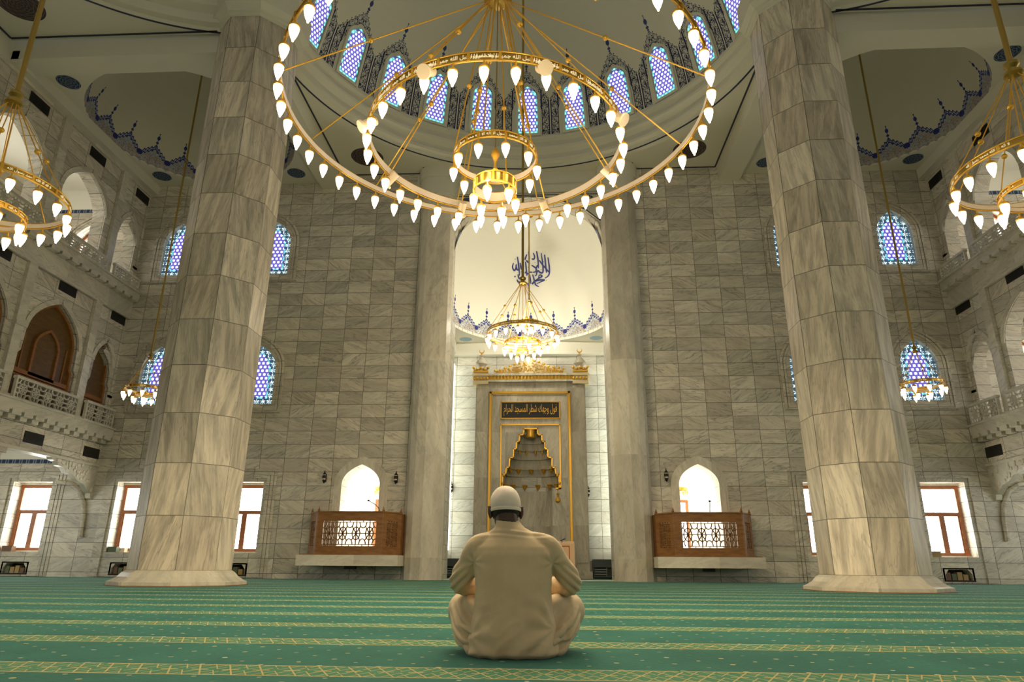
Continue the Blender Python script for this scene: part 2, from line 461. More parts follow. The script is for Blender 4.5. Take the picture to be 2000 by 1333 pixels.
# Arabic presentation forms: letters -> joined glyphs, right to left
FORMS = {'ا':(0xFE8D,0xFE8E),'ب':(0xFE8F,0xFE90,0xFE91,0xFE92),'ت':(0xFE95,0xFE96,0xFE97,0xFE98),'ج':(0xFE9D,0xFE9E,0xFE9F,0xFEA0),
 'ح':(0xFEA1,0xFEA2,0xFEA3,0xFEA4),'د':(0xFEA9,0xFEAA),'ر':(0xFEAD,0xFEAE),'س':(0xFEB1,0xFEB2,0xFEB3,0xFEB4),'ش':(0xFEB5,0xFEB6,0xFEB7,0xFEB8),
 'ص':(0xFEB9,0xFEBA,0xFEBB,0xFEBC),'ط':(0xFEC1,0xFEC2,0xFEC3,0xFEC4),'ع':(0xFEC9,0xFECA,0xFECB,0xFECC),'ف':(0xFED1,0xFED2,0xFED3,0xFED4),
 'ق':(0xFED5,0xFED6,0xFED7,0xFED8),'ك':(0xFED9,0xFEDA,0xFEDB,0xFEDC),'ل':(0xFEDD,0xFEDE,0xFEDF,0xFEE0),'م':(0xFEE1,0xFEE2,0xFEE3,0xFEE4),
 'ن':(0xFEE5,0xFEE6,0xFEE7,0xFEE8),'ه':(0xFEE9,0xFEEA,0xFEEB,0xFEEC),'و':(0xFEED,0xFEEE),'ي':(0xFEF1,0xFEF2,0xFEF3,0xFEF4),'L':(0xFEFB,0xFEFC)}
def arabic(t):
    out = []
    for w in t.replace('لا', 'L').split():
        s = ''
        for i, c in enumerate(w):
            prev = i > 0 and len(FORMS[w[i-1]]) == 4; nxt = i < len(w)-1 and len(FORMS[c]) == 4
            f = FORMS[c]; s += chr(f[3] if prev and nxt else f[1] if prev else f[2] if nxt else f[0])
        out.append(s[::-1])
    return ' '.join(out[::-1])
def text_mesh(t, size, depth=.004, res=2):
    c = bpy.data.curves.new('script', 'FONT'); c.body = t; c.size = size; c.extrude = depth; c.resolution_u = res
    c.align_x = 'CENTER'; c.align_y = 'CENTER'
    o = bpy.data.objects.new('script', c); COL.objects.link(o)
    dg = bpy.context.evaluated_depsgraph_get(); m = bpy.data.meshes.new_from_object(o.evaluated_get(dg))
    bpy.data.objects.remove(o); bpy.data.curves.remove(c)
    return m
def mesh_obj(name, me, mat, parent=None):
    me.materials.clear(); me.materials.append(mat)
    o = bpy.data.objects.new(name, me); COL.objects.link(o)
    if parent: o.parent = parent
    return o
# ------------------------------------------------------------------ camera
cam = bpy.data.cameras.new('camera'); co = bpy.data.objects.new('camera', cam); COL.objects.link(co)
cam.sensor_width = 36; cam.lens = 1327.67/2000*36; cam.clip_start = .05; cam.clip_end = 200
P_, Y_, R_ = 0.318516, 0.0540143, 0.00688527
fw = Vector((-sin(Y_)*cos(P_), cos(Y_)*cos(P_), sin(P_))); rt = Vector((cos(Y_), sin(Y_), 0)); up = rt.cross(fw)
rt2 = rt*cos(R_)+up*sin(R_); up2 = up*cos(R_)-rt*sin(R_)
co.matrix_world = Matrix(((rt2.x, up2.x, -fw.x, .609), (rt2.y, up2.y, -fw.y, 0), (rt2.z, up2.z, -fw.z, .42), (0, 0, 0, 1)))
SC.camera = co

YW, CY, GX = 20.44, 7.2, 13.25          # qibla wall, main dome centre, gallery front
# ------------------------------------------------------------------ floor
struct(MB().box(-18, 18, -6.1, 26, -.1, 0).build('floor', MT['carpet']), 'green prayer carpet with gold prayer-row bands over the whole hall', 'carpet')

# ------------------------------------------------------------------ qibla wall with its openings
WX = [8.6, 11.9, 15.22]
holes = []
for s in (-1, 1):
    for x in WX:
        holes.append(rect(s*x-.62, s*x+.62, .70, 2.76))
        holes.append(arch(s*x, 5.17, 1.12, 6.35, 7.10)); holes.append(arch(s*x, 9.62, 1.12, 10.82, 11.56))
        holes.append([(s*x-.36+.0, .10), (s*x+.36, .10), (s*x+.36, .24), (s*x+.26, .38), (s*x-.26, .38), (s*x-.36, .24)])
    holes.append(arch(s*5.0, .66, 1.15, 2.72, 3.28))
apse_arch = [(-2.48, .001), (2.48, .001), (2.48, 10.85), (2.36, 11.28), (1.95, 11.72), (1.2, 12.05), (.5, 12.25), (0, 12.32), (-.5, 12.25), (-1.2, 12.05), (-1.95, 11.72), (-2.36, 11.28), (-2.48, 10.85)]
outer = [(-18, 0), (-2.48, 0), (-2.48, 10.85), (-2.36, 11.28), (-1.95, 11.72), (-1.2, 12.05), (-.5, 12.25), (0, 12.32), (.5, 12.25), (1.2, 12.05), (1.95, 11.72), (2.36, 11.28), (2.48, 10.85), (2.48, 0), (18, 0), (18, 13.6), (-18, 13.6)]
wall = MB().plate(outer, holes, YW, YW+.55).build('wall_back', MT['wall'])
struct(wall, 'tall marble-slab wall facing the hall with arched and stained windows', 'wall')
# plaster lintel over the apse with its navy outline
tr = MB().plate([(-2.46, 11.3)]+[(-2.46, 12.42), (2.46, 12.42), (2.46, 11.3), (1.95, 11.74), (1.2, 12.07), (.5, 12.27), (0, 12.34), (-.5, 12.27), (-1.2, 12.07), (-1.95, 11.74)], [], YW-.06, YW-.001).build('trim_1', MT['plaster'])
struct(tr, 'plain plaster panel above the apse arch', 'plaster panel')
ln = MB(); E1 = [(-2.42, 11.35), (-2.42, 12.36), (2.42, 12.36), (2.42, 11.35), (1.93, 11.80), (1.2, 12.12), (.5, 12.30), (-.5, 12.30), (-1.2, 12.12), (-1.93, 11.80)]
for a, b in zip(E1, E1[1:]+E1[:1]): ln.bar((a[0], YW-.064, a[1]), (b[0], YW-.064, b[1]), .03, .012)
ln.build('outline', MT['navy'], tr)
struct(MB().box(-3.8, 3.8, YW-.12, YW-.001, 12.45, 12.72).box(-3.8, 3.8, YW-.05, YW-.001, 12.72, 13.32).build('trim_2', MT['plaster']), 'plaster cornice under the half-dome ceiling above the apse', 'cornice')
for s, w in ((-1, 'left'), (1, 'right')):
    m = MB().lathe([(.001, 0), (.20, 0)], (0, 0, 0), 24).xf(Matrix.Rotation(pi/2, 4, 'X'))
    o = m.build('wall_medallion', MT['medS']); o.location = (s*2.06, YW-.068, 12.12)
    tag(o, 'small dark painted rosette on the plaster at the upper %s of the apse arch' % w, 'medallion')

# rectangular windows, stained windows, niches with books
wn = [0]
def nextwin(): wn[0] += 1; return 'window_%d' % wn[0]
SIDE = {-1: 'left', 1: 'right'}
POS = ['beside the octagonal column', 'between the octagonal column and the gallery corner', 'under or inside the gallery']
def surround_rect():
    m = MB()
    for k, (w, d) in enumerate(((.20, .05), (.30, .035), (.40, .02))):
        ringplate(m, rect(-.62-w, .62+w, .02, 2.76+w), rect(-.62-w+.09, .62+w-.09, .02+.0, 2.76+w-.09), -d, .0)
    return m.mesh('window_surround', MT['gal'])
SR = surround_rect()
def frame_rect():
    m = MB(); y0, y1 = .34, .42
    m.box(-.60, -.50, y0, y1, .72, 2.70).box(.50, .60, y0, y1, .72, 2.70).box(-.60, .60, y0, y1, 2.60, 2.70).box(-.60, .60, y0, y1, .72, .83)
    m.box(-.50, .50, y0, y1, 1.83, 1.94).box(-.075, .075, y0, y1, .83, 1.83)
    m.box(-.50, -.46, y0+.02, y1, .83, 1.83).box(.46, .50, y0+.02, y1, .83, 1.83)
    return m.mesh('window_frame', MT['frame'])
FR = frame_rect(); PN = MB().box(-.60, .60, .385, .40, .76, 2.66).mesh('window_pane', MT['pane'])
NB = MB(); ringplate(NB, rect(-.38, .38, .08, .40), rect(-.36, .36, .10, .38), .0, .01)
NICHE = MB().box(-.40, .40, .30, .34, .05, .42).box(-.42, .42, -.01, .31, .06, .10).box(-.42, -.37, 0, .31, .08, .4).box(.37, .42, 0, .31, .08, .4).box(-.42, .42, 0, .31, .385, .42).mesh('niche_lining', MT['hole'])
book_n = 0
for s in (-1, 1):
    for i, x in enumerate(WX):
        o = MB().box(s*x-.64, s*x+.64, YW+.31, YW+.44, 2.70, 2.80).box(s*x-.615, s*x+.615, YW+.004, YW+.33, .64, .703).box(s*x-.617, s*x+.617, YW+.31, YW+.46, .60, .745).build(nextwin(), MT['plain'])
        struct(o, 'tall ground-level leaded window with orange-brown frame, %s side, %s' % (SIDE[s], POS[i]), 'window')
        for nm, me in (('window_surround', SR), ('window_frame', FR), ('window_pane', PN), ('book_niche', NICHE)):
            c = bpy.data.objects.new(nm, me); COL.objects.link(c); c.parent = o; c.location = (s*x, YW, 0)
        # books stacked in the low niche
        if s*x in (-15.22, -11.9, -8.6, 11.9):
            for k in range(4):
                bx = s*x-.26+.155*k; h = (.20, .17, .21, .15)[k]
                b = MB().box(-.065, .065, 0, .17, 0, h).box(-.06, .06, -.004, .001, h*.2, h*.8).build('book', MT[('book1', 'book3', 'book2', 'book1')[(k+i) % 4]])
                b.location = (bx, YW+.06, .10)
                tag(b, '%s book, %s in the niche under the %s' % (('ochre', 'brown', 'green', 'ochre')[(k+i) % 4], ('leftmost', 'second', 'third', 'rightmost')[k], {-15.22: 'far left window', -11.9: 'window left of the left column', -8.6: 'window right of the left column', 11.9: 'window right of the right column'}[s*x]), 'book', 'books in the window niches')
for x, w, h, m, t in ((-15.62, .30, .17, 'book3', 'brown box on the sill of the window under the left gallery'), (-12.36, .26, .16, 'book2', 'dark box on the window sill left of the left column'), (11.42, .24, .16, 'book1', 'ochre box on the sill of the window right of the right column')):
    b = MB().box(-w/2, w/2, 0, .18, 0, h).box(-w/2-.006, w/2+.006, -.006, .186, h-.03, h).build('sill_box', MT[m]); b.location = (x, YW+.04, .70); tag(b, t, 'box')
b = MB().box(-.06, .06, 0, .16, 0, .13).box(-.063, .063, -.004, .164, .10, .13).build('sill_box', MT['cream']); b.location = (-12.05, YW+.06, .70); tag(b, 'small cream box beside the dark one on the window sill left of the left column', 'box')

L1 = arch(0, 0, 1.12, 1.18, 1.93); L2 = arch(0, 0, 1.12, 1.20, 1.94)
def stained_panel(L, mat):
    m = MB(); m.plate(L, [], .16, .18); m.u = [None]*len(m.f); return m.mesh('stained_glass', mat)
SPAN = stained_panel(L2, MT['stainw'])
m = MB()
for w, d in ((.30, .045), (.20, .025)): ringplate(m, offset_loop(L2, w), offset_loop(L2, w-.07), -d, 0)
ringplate(m, offset_loop(L2, .12), offset_loop(L2, 0.), -.012, .001)
SUR = m.mesh('window_surround', MT['gal'])
m = MB(); ringplate(m, offset_loop(L2, .0), offset_loop(L2, -.10), .30, .37); m.box(-.5, .5, .30, .37, .62, .72).box(-.05, .05, .30, .37, .0, .65)
GFR = m.mesh('window_frame', MT['frame']); GPN = MB().plate(L2, [], .38, .40).mesh('window_pane', MT['pane2'])
for s in (-1, 1):
    for lv, z in enumerate((5.17, 9.62)):
        for i, x in enumerate(WX):
            st = i < 2
            o = MB().box(s*x-.58, s*x+.58, YW+.2, YW+.5, z-.05, z+.003).build(nextwin(), MT['plain'])
            lab = ('stained glass window in white, violet and turquoise' if st else 'clear pointed window with orange-brown frame')
            struct(o, '%s, %s level, %s side, %s' % (lab, ('middle', 'upper')[lv], SIDE[s], POS[i].replace('under or ', '')), 'window')
            for nm, me in ((('window_surround', SUR), ('stained_glass', SPAN)) if st else (('window_surround', SUR), ('window_frame', GFR), ('window_pane', GPN))):
                c = bpy.data.objects.new(nm, me); COL.objects.link(c); c.parent = o; c.location = (s*x, YW, z)

# rounded half-columns at the apse
for s in (-1, 1):
    t = thing('half_column', 'rounded marble half-column rising at the %s edge of the apse' % SIDE[s], 'column', (s*3.02, YW, 0))
    n = 16; prof = []
    pts = [(-.57, 0), (-.57, -.14), (-.47, -.34), (-.28, -.47), (0, -.52), (.28, -.47), (.47, -.34), (.57, -.14), (.57, 0)]
    m = MB()
    for a, b in zip(pts, pts[1:]):
        m.add([(*a, 0), (*b, 0), (*b, 12.2), (*a, 12.2)], [(0, 1, 2, 3)], [[(a[0]+3.4+s, 0), (b[0]+3.4+s, 0), (b[0]+3.4+s, 12.2), (a[0]+3.4+s, 12.2)]])
    m.add([(*p, 12.2) for p in pts], [tuple(range(len(pts)))])
    m.build('shaft', MT['plain'], t, 40)
    k = MB()
    for sc, z0, z1 in ((1.02, 12.2, 12.26), (1.12, 12.26, 12.86), (1.2, 12.86, 13.3)):
        q = [(x*sc, y*sc) for x, y in pts]; N = len(q)
        k.add([(*p, z0) for p in q]+[(*p, z1) for p in q], [(i, i+1, N+i+1, N+i) for i in range(N-1)]+[tuple(range(N)), tuple(range(N, 2*N))])
    k.build('capital', MT['plaster'], t, 40)

# ------------------------------------------------------------------ apse
m = MB()
for s in (-1, 1):
    m.box(*sorted((s*2.48, s*2.98)), YW+.55, 21.6, 0, 8.05)
    m.box(*sorted((s*2.98, s*3.2)), YW+.55, 24.95, 0, 8.05)
m.box(-3.2, 3.2, 24.75, 24.95, 0, 8.05)
struct(m.build('wall_apse', MT['apse']), 'pale marble wall at the back of the apse behind the mihrab', 'wall')
R = 2.85; AC = (0, 21.8)
q = [(-3.2, YW+.5), (-3.2, 24.95), (3.2, 24.95), (3.2, YW+.5)]
arc = []
a0 = math.asin((YW+.5-AC[1])/R)
for k in range(41):
    t = a0+(pi-2*a0)*k/40; arc.append((AC[0]+R*cos(t), AC[1]+R*sin(t)))
m = MB().plate(q+arc, [], 8.5, 8.6, 'XY').box(-3.2, 3.2, 24.6, 24.76, 8.05, 8.5).box(-3.2, 3.2, 24.5, 24.76, 7.98, 8.10)
for s in (-1, 1): m.box(*sorted((s*2.85, s*3.0)), YW+.5, 24.75, 8.03, 8.5)
struct(m.build('ceiling_apse', MT['white']), 'white flat ceiling with cove cornice over the apse back wall', 'ceiling')
m = MB(); prof = []
for k in range(25):
    t = pi/2*k/24; q = sin(t); prof.append((max(.001, R*(1-min(1, q)**2.6)**(1/2.6)), 8.5+4.3*q))
def dome_uv(m, prof, c, per, a0, a1, n, Rb):
    """dome with a repeating uv cell: u centred in each repeat"""
    L = [0]
    for i in range(1, len(prof)): L.append(L[-1]+hypot(prof[i][0]-prof[i-1][0], prof[i][1]-prof[i-1][1]))
    for i in range(len(prof)-1):
        for k in range(n):
            t0, t1 = a0+(a1-a0)*k/n, a0+(a1-a0)*(k+1)/n
            vs = []
            for (r, z), t in ((prof[i], t0), (prof[i], t1), (prof[i+1], t1), (prof[i+1], t0)): vs.append((c[0]+r*cos(t), c[1]+r*sin(t), z))
            tm = (t0+t1)/2; cell = floor(tm/per+.5)*per
            ua, ub = (t0-cell)*Rb, (t1-cell)*Rb
            m.add(vs, [(0, 1, 2, 3)], [[(ua, L[i]), (ub, L[i]), (ub, L[i+1]), (ua, L[i+1])]])
    return m
per = 2*pi/20
nA = 80; ang0 = -pi/2-0; m = dome_uv(MB(), prof, AC, per, -pi+per/2, pi+per/2, 160, R)
# keep the part behind the wall
keep = [(f, u) for f, u in zip(m.f, m.u) if all(m.v[i][1] > YW+.30 for i in f)]
m.f = [k[0] for k in keep]; m.u = [k[1] for k in keep]
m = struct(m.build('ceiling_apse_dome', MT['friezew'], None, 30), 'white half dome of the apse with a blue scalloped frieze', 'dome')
m = MB().box(-3.3, 3.3, YW+.55, YW+.6, 12.3, 13.6); m.box(-3.3, -2.5, YW+.55, YW+.6, 8, 13.6).box(2.5, 3.3, YW+.55, YW+.6, 8, 13.6)
struct(m.build('wall_apse_front', MT['white']), 'hidden white back of the wall above the apse arch', 'wall')
for s in (-1, 1):
    o = MB().lathe([(.001, 0), (.24, 0)], (0, 0, 0), 24).build('ceiling_medallion', MT['medA']); o.location = (s*2.45, 24.2, 8.495)
    tag(o, 'pale blue round rosette on the apse ceiling, %s side' % SIDE[s], 'medallion')
for s in (-1, 1):                              # daylight windows in the apse side walls, out of sight of the nave
    o = MB().box(s*2.90-.03, s*2.90+.03, 24.0, 24.62, .9, 7.6).build(nextwin(), MT['paneA'])
    struct(o, 'tall side window of the apse, %s side' % SIDE[s], 'window')
# round calligraphy painted on the apse dome
def dome_pt(px, py):
    d = 47-py; x = (px-77)*.0187+.03; z = 11.34+.0181*d-.000030*d*d
    r = 2.84*(1-((z-8.5)/4.3)**2.6)**(1/2.6)
    return (x, AC[1]+sqrt(max(.01, r*r-x*x))-.012, z)
ST = [[(650,310),(672,470),(690,640),(705,800)],[(870,430),(880,540),(890,640),(905,800)],[(960,160),(970,260),(980,370)],[(1085,200),(1122,290),(1110,350),(1080,368),(1045,345)],
[(1180,160),(1200,280),(1218,420),(1228,610)],[(1305,215),(1325,360),(1345,520),(1352,690),(1320,735),(1260,715),(1215,670),(1180,720),(1160,785),(1120,800)],
[(1400,270),(1415,440),(1430,600),(1445,745)],[(1490,350),(1508,480),(1525,620),(1525,745),(1490,830),(1400,880)],[(1250,400),(1350,540),(1430,630),(1520,745)],
[(1035,520),(1100,560),(1160,610),(1150,690),(1070,705)],[(1160,600),(1210,520)],[(605,520),(618,600),(640,650),(690,650)],[(540,480),(512,590),(550,670),(590,640),(620,500)],
[(720,460),(735,550),(755,620),(790,640)],[(660,760),(670,830),(700,875),(760,870)],[(630,900),(660,955),(740,968),(800,930)],
[(1225,860),(1240,800),(1280,785),(1320,825),(1240,865),(1180,900),(1135,930),(1260,915),(1390,922),(1290,960),(1180,1005)],[(1060,760),(1090,850),(1115,950),(1150,1035),(1235,1080)],[(1050,1010),(1110,930)],
[(890,390),(940,440),(985,470)],[(858,380),(880,310),(910,235)],[(850,735),(880,690),(910,735),(950,740),(985,700),(1060,705)],[(920,980),(945,1040),(975,1070)],[(980,770),(1000,900),(1010,1000)]]
m = MB()
for st in ST:
    P = [(a/13.33, b/13.33) for a, b in st]; Q = []
    for i in range(len(P)-1):
        p0, p1, p2, p3 = P[max(0, i-1)], P[i], P[i+1], P[min(len(P)-1, i+2)]
        for k in range(5):
            t = k/5
            Q.append(tuple(.5*(2*p1[d]+(p2[d]-p0[d])*t+(2*p0[d]-5*p1[d]+4*p2[d]-p3[d])*t*t+(3*p1[d]-p0[d]-3*p2[d]+p3[d])*t**3) for d in (0, 1)))
    Q.append(P[-1]); N = len(Q)
    m.tube([dome_pt(*p) for p in Q], [.008+.024*sin(pi*min(1, (i+1.5)/(N+1)))**.5 for i in range(N)], 6)
for a, b in ((575, 830), (590, 375), (745, 700), (1370, 450), (1130, 450), (1300, 650), (940, 570), (1440, 930)): m.sphere(dome_pt(a/13.33, b/13.33), .03 if a == 575 else .016, 6)
tag(m.build('calligraphy', MT['blue'], None, 60), 'round blue Arabic calligraphy painted on the white apse dome', 'calligraphy')

# ------------------------------------------------------------------ half domes round the main square
RH, HC = 6.5, (0, 13.7)
def arcpts(c, r, a0, a1, n): return [(c[0]+r*cos(a0+(a1-a0)*k/n), c[1]+r*sin(a0+(a1-a0)*k/n)) for k in range(n+1)]
aE = math.acos(6.45/RH)
def half_dome(M, front):
    side = {0: 'qibla', 1: 'left', -1: 'right'}[front]
    a = arcpts(HC, RH, aE, pi-aE, 64)
    poly = [(-6.45, a[-1][1]), (-6.45, YW), (6.45, YW), (6.45, a[0][1])]+a
    c = MB().plate(poly, [], 13.3, 13.36, 'XY').xf(M).build('ceiling' if front == 0 else 'ceiling_%s' % side, MT['plaster'])
    struct(c, 'flat plaster ceiling with navy outlines round the %s half dome' % side, 'ceiling')
    ln = MB(); zz = 13.292
    q = [(p[0]*1.003, HC[1]+(p[1]-HC[1])*1.003, zz) for p in a]
    for u, v in zip(q, q[1:]): ln.bar(u, v, .05, .014, (0, 0, 1))
    if front == 0: E = [(6.36, 14.9), (6.36, 20.36), (3.72, 20.36), (3.52, 19.98), (2.5, 19.82), (-2.5, 19.82), (-3.52, 19.98), (-3.72, 20.36), (-6.36, 20.36), (-6.36, 14.9)]
    else: E = [(6.36, 14.9), (6.36, 20.36), (-6.36, 20.36), (-6.36, 14.9)]
    if front == 0:
        for u, v in zip(E[:3], E[1:4]): ln.bar((*u, zz), (*v, zz), .05, .014, (0, 0, 1))
        for u, v in zip(E[6:9], E[7:]): ln.bar((*u, zz), (*v, zz), .05, .014, (0, 0, 1))
    else:
        for u, v in zip(E, E[1:]): ln.bar((*u, zz), (*v, zz), .05, .014, (0, 0, 1))
    ln.xf(M).build('outline', MT['navy'], c)
    # stepped cornice ring
    prof = [(RH, 13.31), (RH, 13.42), (RH-.14, 13.46), (RH-.15, 13.56), (RH-.05, 13.64), (RH-.06, 13.78), (RH-.24, 13.90), (RH-.25, 13.98), (RH-.12, 14.08), (RH-.15, 14.22), (RH-.27, 14.28), (RH-.27, 14.36), (RH-.2, 14.40)]
    d = MB().lathe(prof, (*HC, 0), 72, 0, pi).xf(M).build('trim_%d' % (3+abs(front)+(front < 0)), MT['plaster'], None, 35)
    struct(d, 'curved plaster cornice at the foot of the %s half dome' % side, 'cornice')
    # dome shell
    zc, Rs = 13.5, 6.36; p2 = []; ph0 = math.asin(.9/Rs)
    for k in range(29):
        t = ph0+(pi/2-ph0)*k/28; p2.append((max(.001, Rs*cos(t)), zc+Rs*sin(t)))
    pr = rad(15)
    m = dome_uv(MB(), p2, HC, pr, rad(-7.5), rad(187.5), 13*12, 6.3)
    keep = [(f, u) for f, u in zip(m.f, m.u) if sum(m.v[i][1] for i in f)/4 > HC[1]]
    m.f = [k[0] for k in keep]; m.u = [k[1] for k in keep]
    o = m.xf(M).build('ceiling_%s_dome' % side, MT['domewin'], None, 30)
    struct(o, 'plaster half dome on the %s side painted with dark arabesque window frames' % side, 'dome')
    # main arch rim
    m = MB()
    for r0, r1, y0, y1 in ((6.30, 7.3, 13.15, 13.72),):
        n = 40; vs = []; fs = []
        for k in range(n+1):
            t = pi*k/n
            for r, y in ((r0, y0), (r0, y1), (r1, y1), (r1, y0)): vs.append((r*cos(t), y, 13.45+r*sin(t)))
        for k in range(n):
            for j in range(4): fs.append((k*4+j, k*4+(j+1) % 4, (k+1)*4+(j+1) % 4, (k+1)*4+j))
        m.add(vs, fs)
    struct(m.xf(M).build('ceiling_%s_arch' % side, MT['plaster'], None, 35), 'broad plaster arch in front of the %s half dome' % side, 'arch')
    for s in (-1, 1):
        if front != 0 and s*front > 0 and False: continue
        o = MB().lathe([(.001, 0), (.53, 0)], (0, 0, 0), 32).build('ceiling_medallion', MT['medB'])
        o.matrix_world = M @ Matrix.Translation((s*5.3, 19.3, 13.294))
        w = {0: ('left', 'right'), 1: ('far', 'near')[::1], -1: ('far', 'near')}[front]
        nm = (('left' if s < 0 else 'right') if front == 0 else (('near' if s*front < 0 else 'far')))
        tag(o, 'large dark round rosette on the ceiling by the %s half dome, %s corner' % (side, nm), 'medallion')
    return M
T0 = Matrix.Identity(4)
def rotm(a): return Matrix.Translation((0, CY, 0)) @ Matrix.Rotation(a, 4, 'Z') @ Matrix.Translation((0, -CY, 0))
half_dome(T0, 0); half_dome(rotm(pi/2), 1); half_dome(rotm(-pi/2), -1)

# stained windows of the qibla half dome
LD = arch(0, 0, .66, 1.28, 1.62)
zc, Rs = 13.5, 6.36
def on_dome(t, a, v, off=0.):
    ph = math.asin(.9/Rs)+v/Rs; r = (Rs-off)*cos(ph)
    return Vector((HC[0]+r*cos(a), HC[1]+r*sin(a), zc+(Rs-off)*sin(ph)))
def dome_panel(a):
    """pointed panel following the shell between v=.14 and v=1.76"""
    rows = 12; vs, fs, uv = [], [], []
    def half(v):
        best = 0
        for (x0, z0), (x1, z1) in zip(LD, LD[1:]+LD[:1]):
            if z0 != z1 and min(z0, z1)-1e-6 <= v <= max(z0, z1)+1e-6: best = max(best, abs(x0+(x1-x0)*(v-z0)/(z1-z0)))
        return best
    zz = [1.28*k/7 for k in range(8)]+[1.28+.34*k/5 for k in range(1, 6)]
    for z in zz:
        h = half(z)
        for k in range(5):
            x = -h+2*h*k/4; vs.append(on_dome(0, a-x/6.25, .14+z, .035)); uv.append((x, z))
    F = []; U = []
    for i in range(len(zz)-1):
        for k in range(4):
            f = (i*5+k, i*5+k+1, (i+1)*5+k+1, (i+1)*5+k); F.append(f); U.append([uv[j] for j in f])
    return vs, F, U
for i in range(11):
    a = rad(90-15*(i-5))-rad(.3)
    vs, F, U = dome_panel(a); m = MB().add(vs, F, U)
    o = m.build(nextwin(), MT['stain'])
    pos = ('in the middle' if i == 5 else '%s %s of the middle' % (['', 'first', 'second', 'third', 'fourth', 'fifth'][abs(i-5)], 'left' if i < 5 else 'right'))
    struct(o, 'star-patterned stained glass window of the half dome, %s' % pos, 'window')
    fr = MB(); L = offset_loop(LD, .03); K = offset_loop(LD, .11)
    def P(p, off): return on_dome(0, a-p[0]/6.25, max(.03, .14+p[1]), off)
    n = len(L)
    vs = [P(p, .045) for p in L]+[P(p, .045) for p in K]+[P(p, -.02) for p in K]+[P(p, .0) for p in L]
    fs = []
    for k in range(n):
        j = (k+1) % n
        for q in range(3): fs.append((q*n+k, q*n+j, (q+1)*n+j, (q+1)*n+k))
    fr.add(vs, fs); fr.build('window_frame', MT['plaster'], o)

# main dome above the square, with lit drum windows (never in the frame, they light the hall)
m = MB(); sp = []
for k in range(30):
    t = rad(45)*k/29; sp.append((9.18*cos(t), 13.45+9.18*sin(t)))
m.lathe(sp, (0, CY, 0), 144)
kp = [(f, u) for f, u in zip(m.f, m.u) if all(abs(m.v[i][0]) < 6.75 and abs(m.v[i][1]-CY) < 6.75 for i in f)]
m.f = [k[0] for k in kp]; m.u = [k[1] for k in kp]
struct(m.build('ceiling_pendentives', MT['plaster'], None, 40), 'plaster pendentives under the main dome', 'pendentive')
prof = [(6.49, 19.9), (6.3, 19.95), (6.3, 20.2), (6.45, 20.3), (6.45, 22.3)]
for k in range(20):
    t = pi/2*k/19; prof.append((max(.001, 6.45*cos(t)), 22.3+5.2*sin(t)))
struct(MB().lathe(prof, (0, CY, 0), 64).build('ceiling_main_dome', MT['plaster'], None, 40), 'high plaster main dome above the big chandelier', 'dome')
for k in range(12):
    t = 2*pi*(k+.5)/12; r = 6.40
    o = MB().box(-.45, .45, -.03, .03, 0, 1.6).build(nextwin(), MT['pane3']); o.location = (r*cos(t), CY+r*sin(t), 20.45); o.rotation_euler = (0, 0, t+pi/2)
    struct(o, 'drum window %d of the main dome' % (k+1), 'window')

# beams on the columns
m = MB()
for s in (-1, 1):
    m.box(*sorted((s*6.45, s*7.15)), 13.75, YW, 12.8, 13.7)
    m.box(*sorted((s*7.15, s*13.3)), 13.75, 14.4, 12.8, 13.7)
struct(m.build('ceiling_beams', MT['plaster']), 'plaster beams between the columns and the walls', 'beam')
# corner bays: flat ceiling, small dome with frieze
for s in (-1, 1):
    c = (s*10.2, 17.42); r = 2.95
    out = rect(min(s*7.15, s*13.4), max(s*7.15, s*13.4), 14.4, YW)
    hole = arcpts(c, r, 0, 2*pi, 64)[:-1]
    struct(MB().plate(out, [hole], 13.05, 13.12, 'XY').build('ceiling_corner', MT['plaster']), 'flat plaster ceiling of the %s corner bay' % SIDE[s], 'ceiling')
    pf = []
    for k in range(21):
        t = pi/2*k/20; pf.append((max(.001, r*cos(t)), 13.05+2.7*sin(t)))
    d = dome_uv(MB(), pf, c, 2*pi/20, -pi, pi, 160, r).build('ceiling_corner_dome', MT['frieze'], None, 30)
    struct(d, 'small plaster dome with blue scalloped frieze over the %s corner bay' % SIDE[s], 'dome')
    struct(MB().box(*sorted((s*13.0, s*13.45)), 13.75, YW, 12.7, 13.06).box(*sorted((s*13.2, s*13.7)), -6.2, 13.75, 12.72, 13.4).build('ceiling_edge', MT['plaster']), 'plaster edge beam between corner bay and %s gallery' % SIDE[s], 'beam')
    for dx, dy, w in ((-2.35, -2.45, 'front outer'), (2.35, -2.45, 'front inner'), (-2.35, 2.35, 'back outer'), (2.35, 2.35, 'back inner')):
        if w == 'front inner': continue
        o = MB().lathe([(.001, 0), (.30, 0)], (0, 0, 0), 24).build('ceiling_medallion', MT['medS']); o.location = (c[0]+s*-1*(-dx if True else dx)*(-1), c[1]+dy, 13.044)
        o.location.x = c[0]+(s*2.35 if 'outer' in w else -s*2.35)
        tag(o, 'small blue round rosette on the %s corner bay ceiling, %s corner' % (SIDE[s], w), 'medallion')

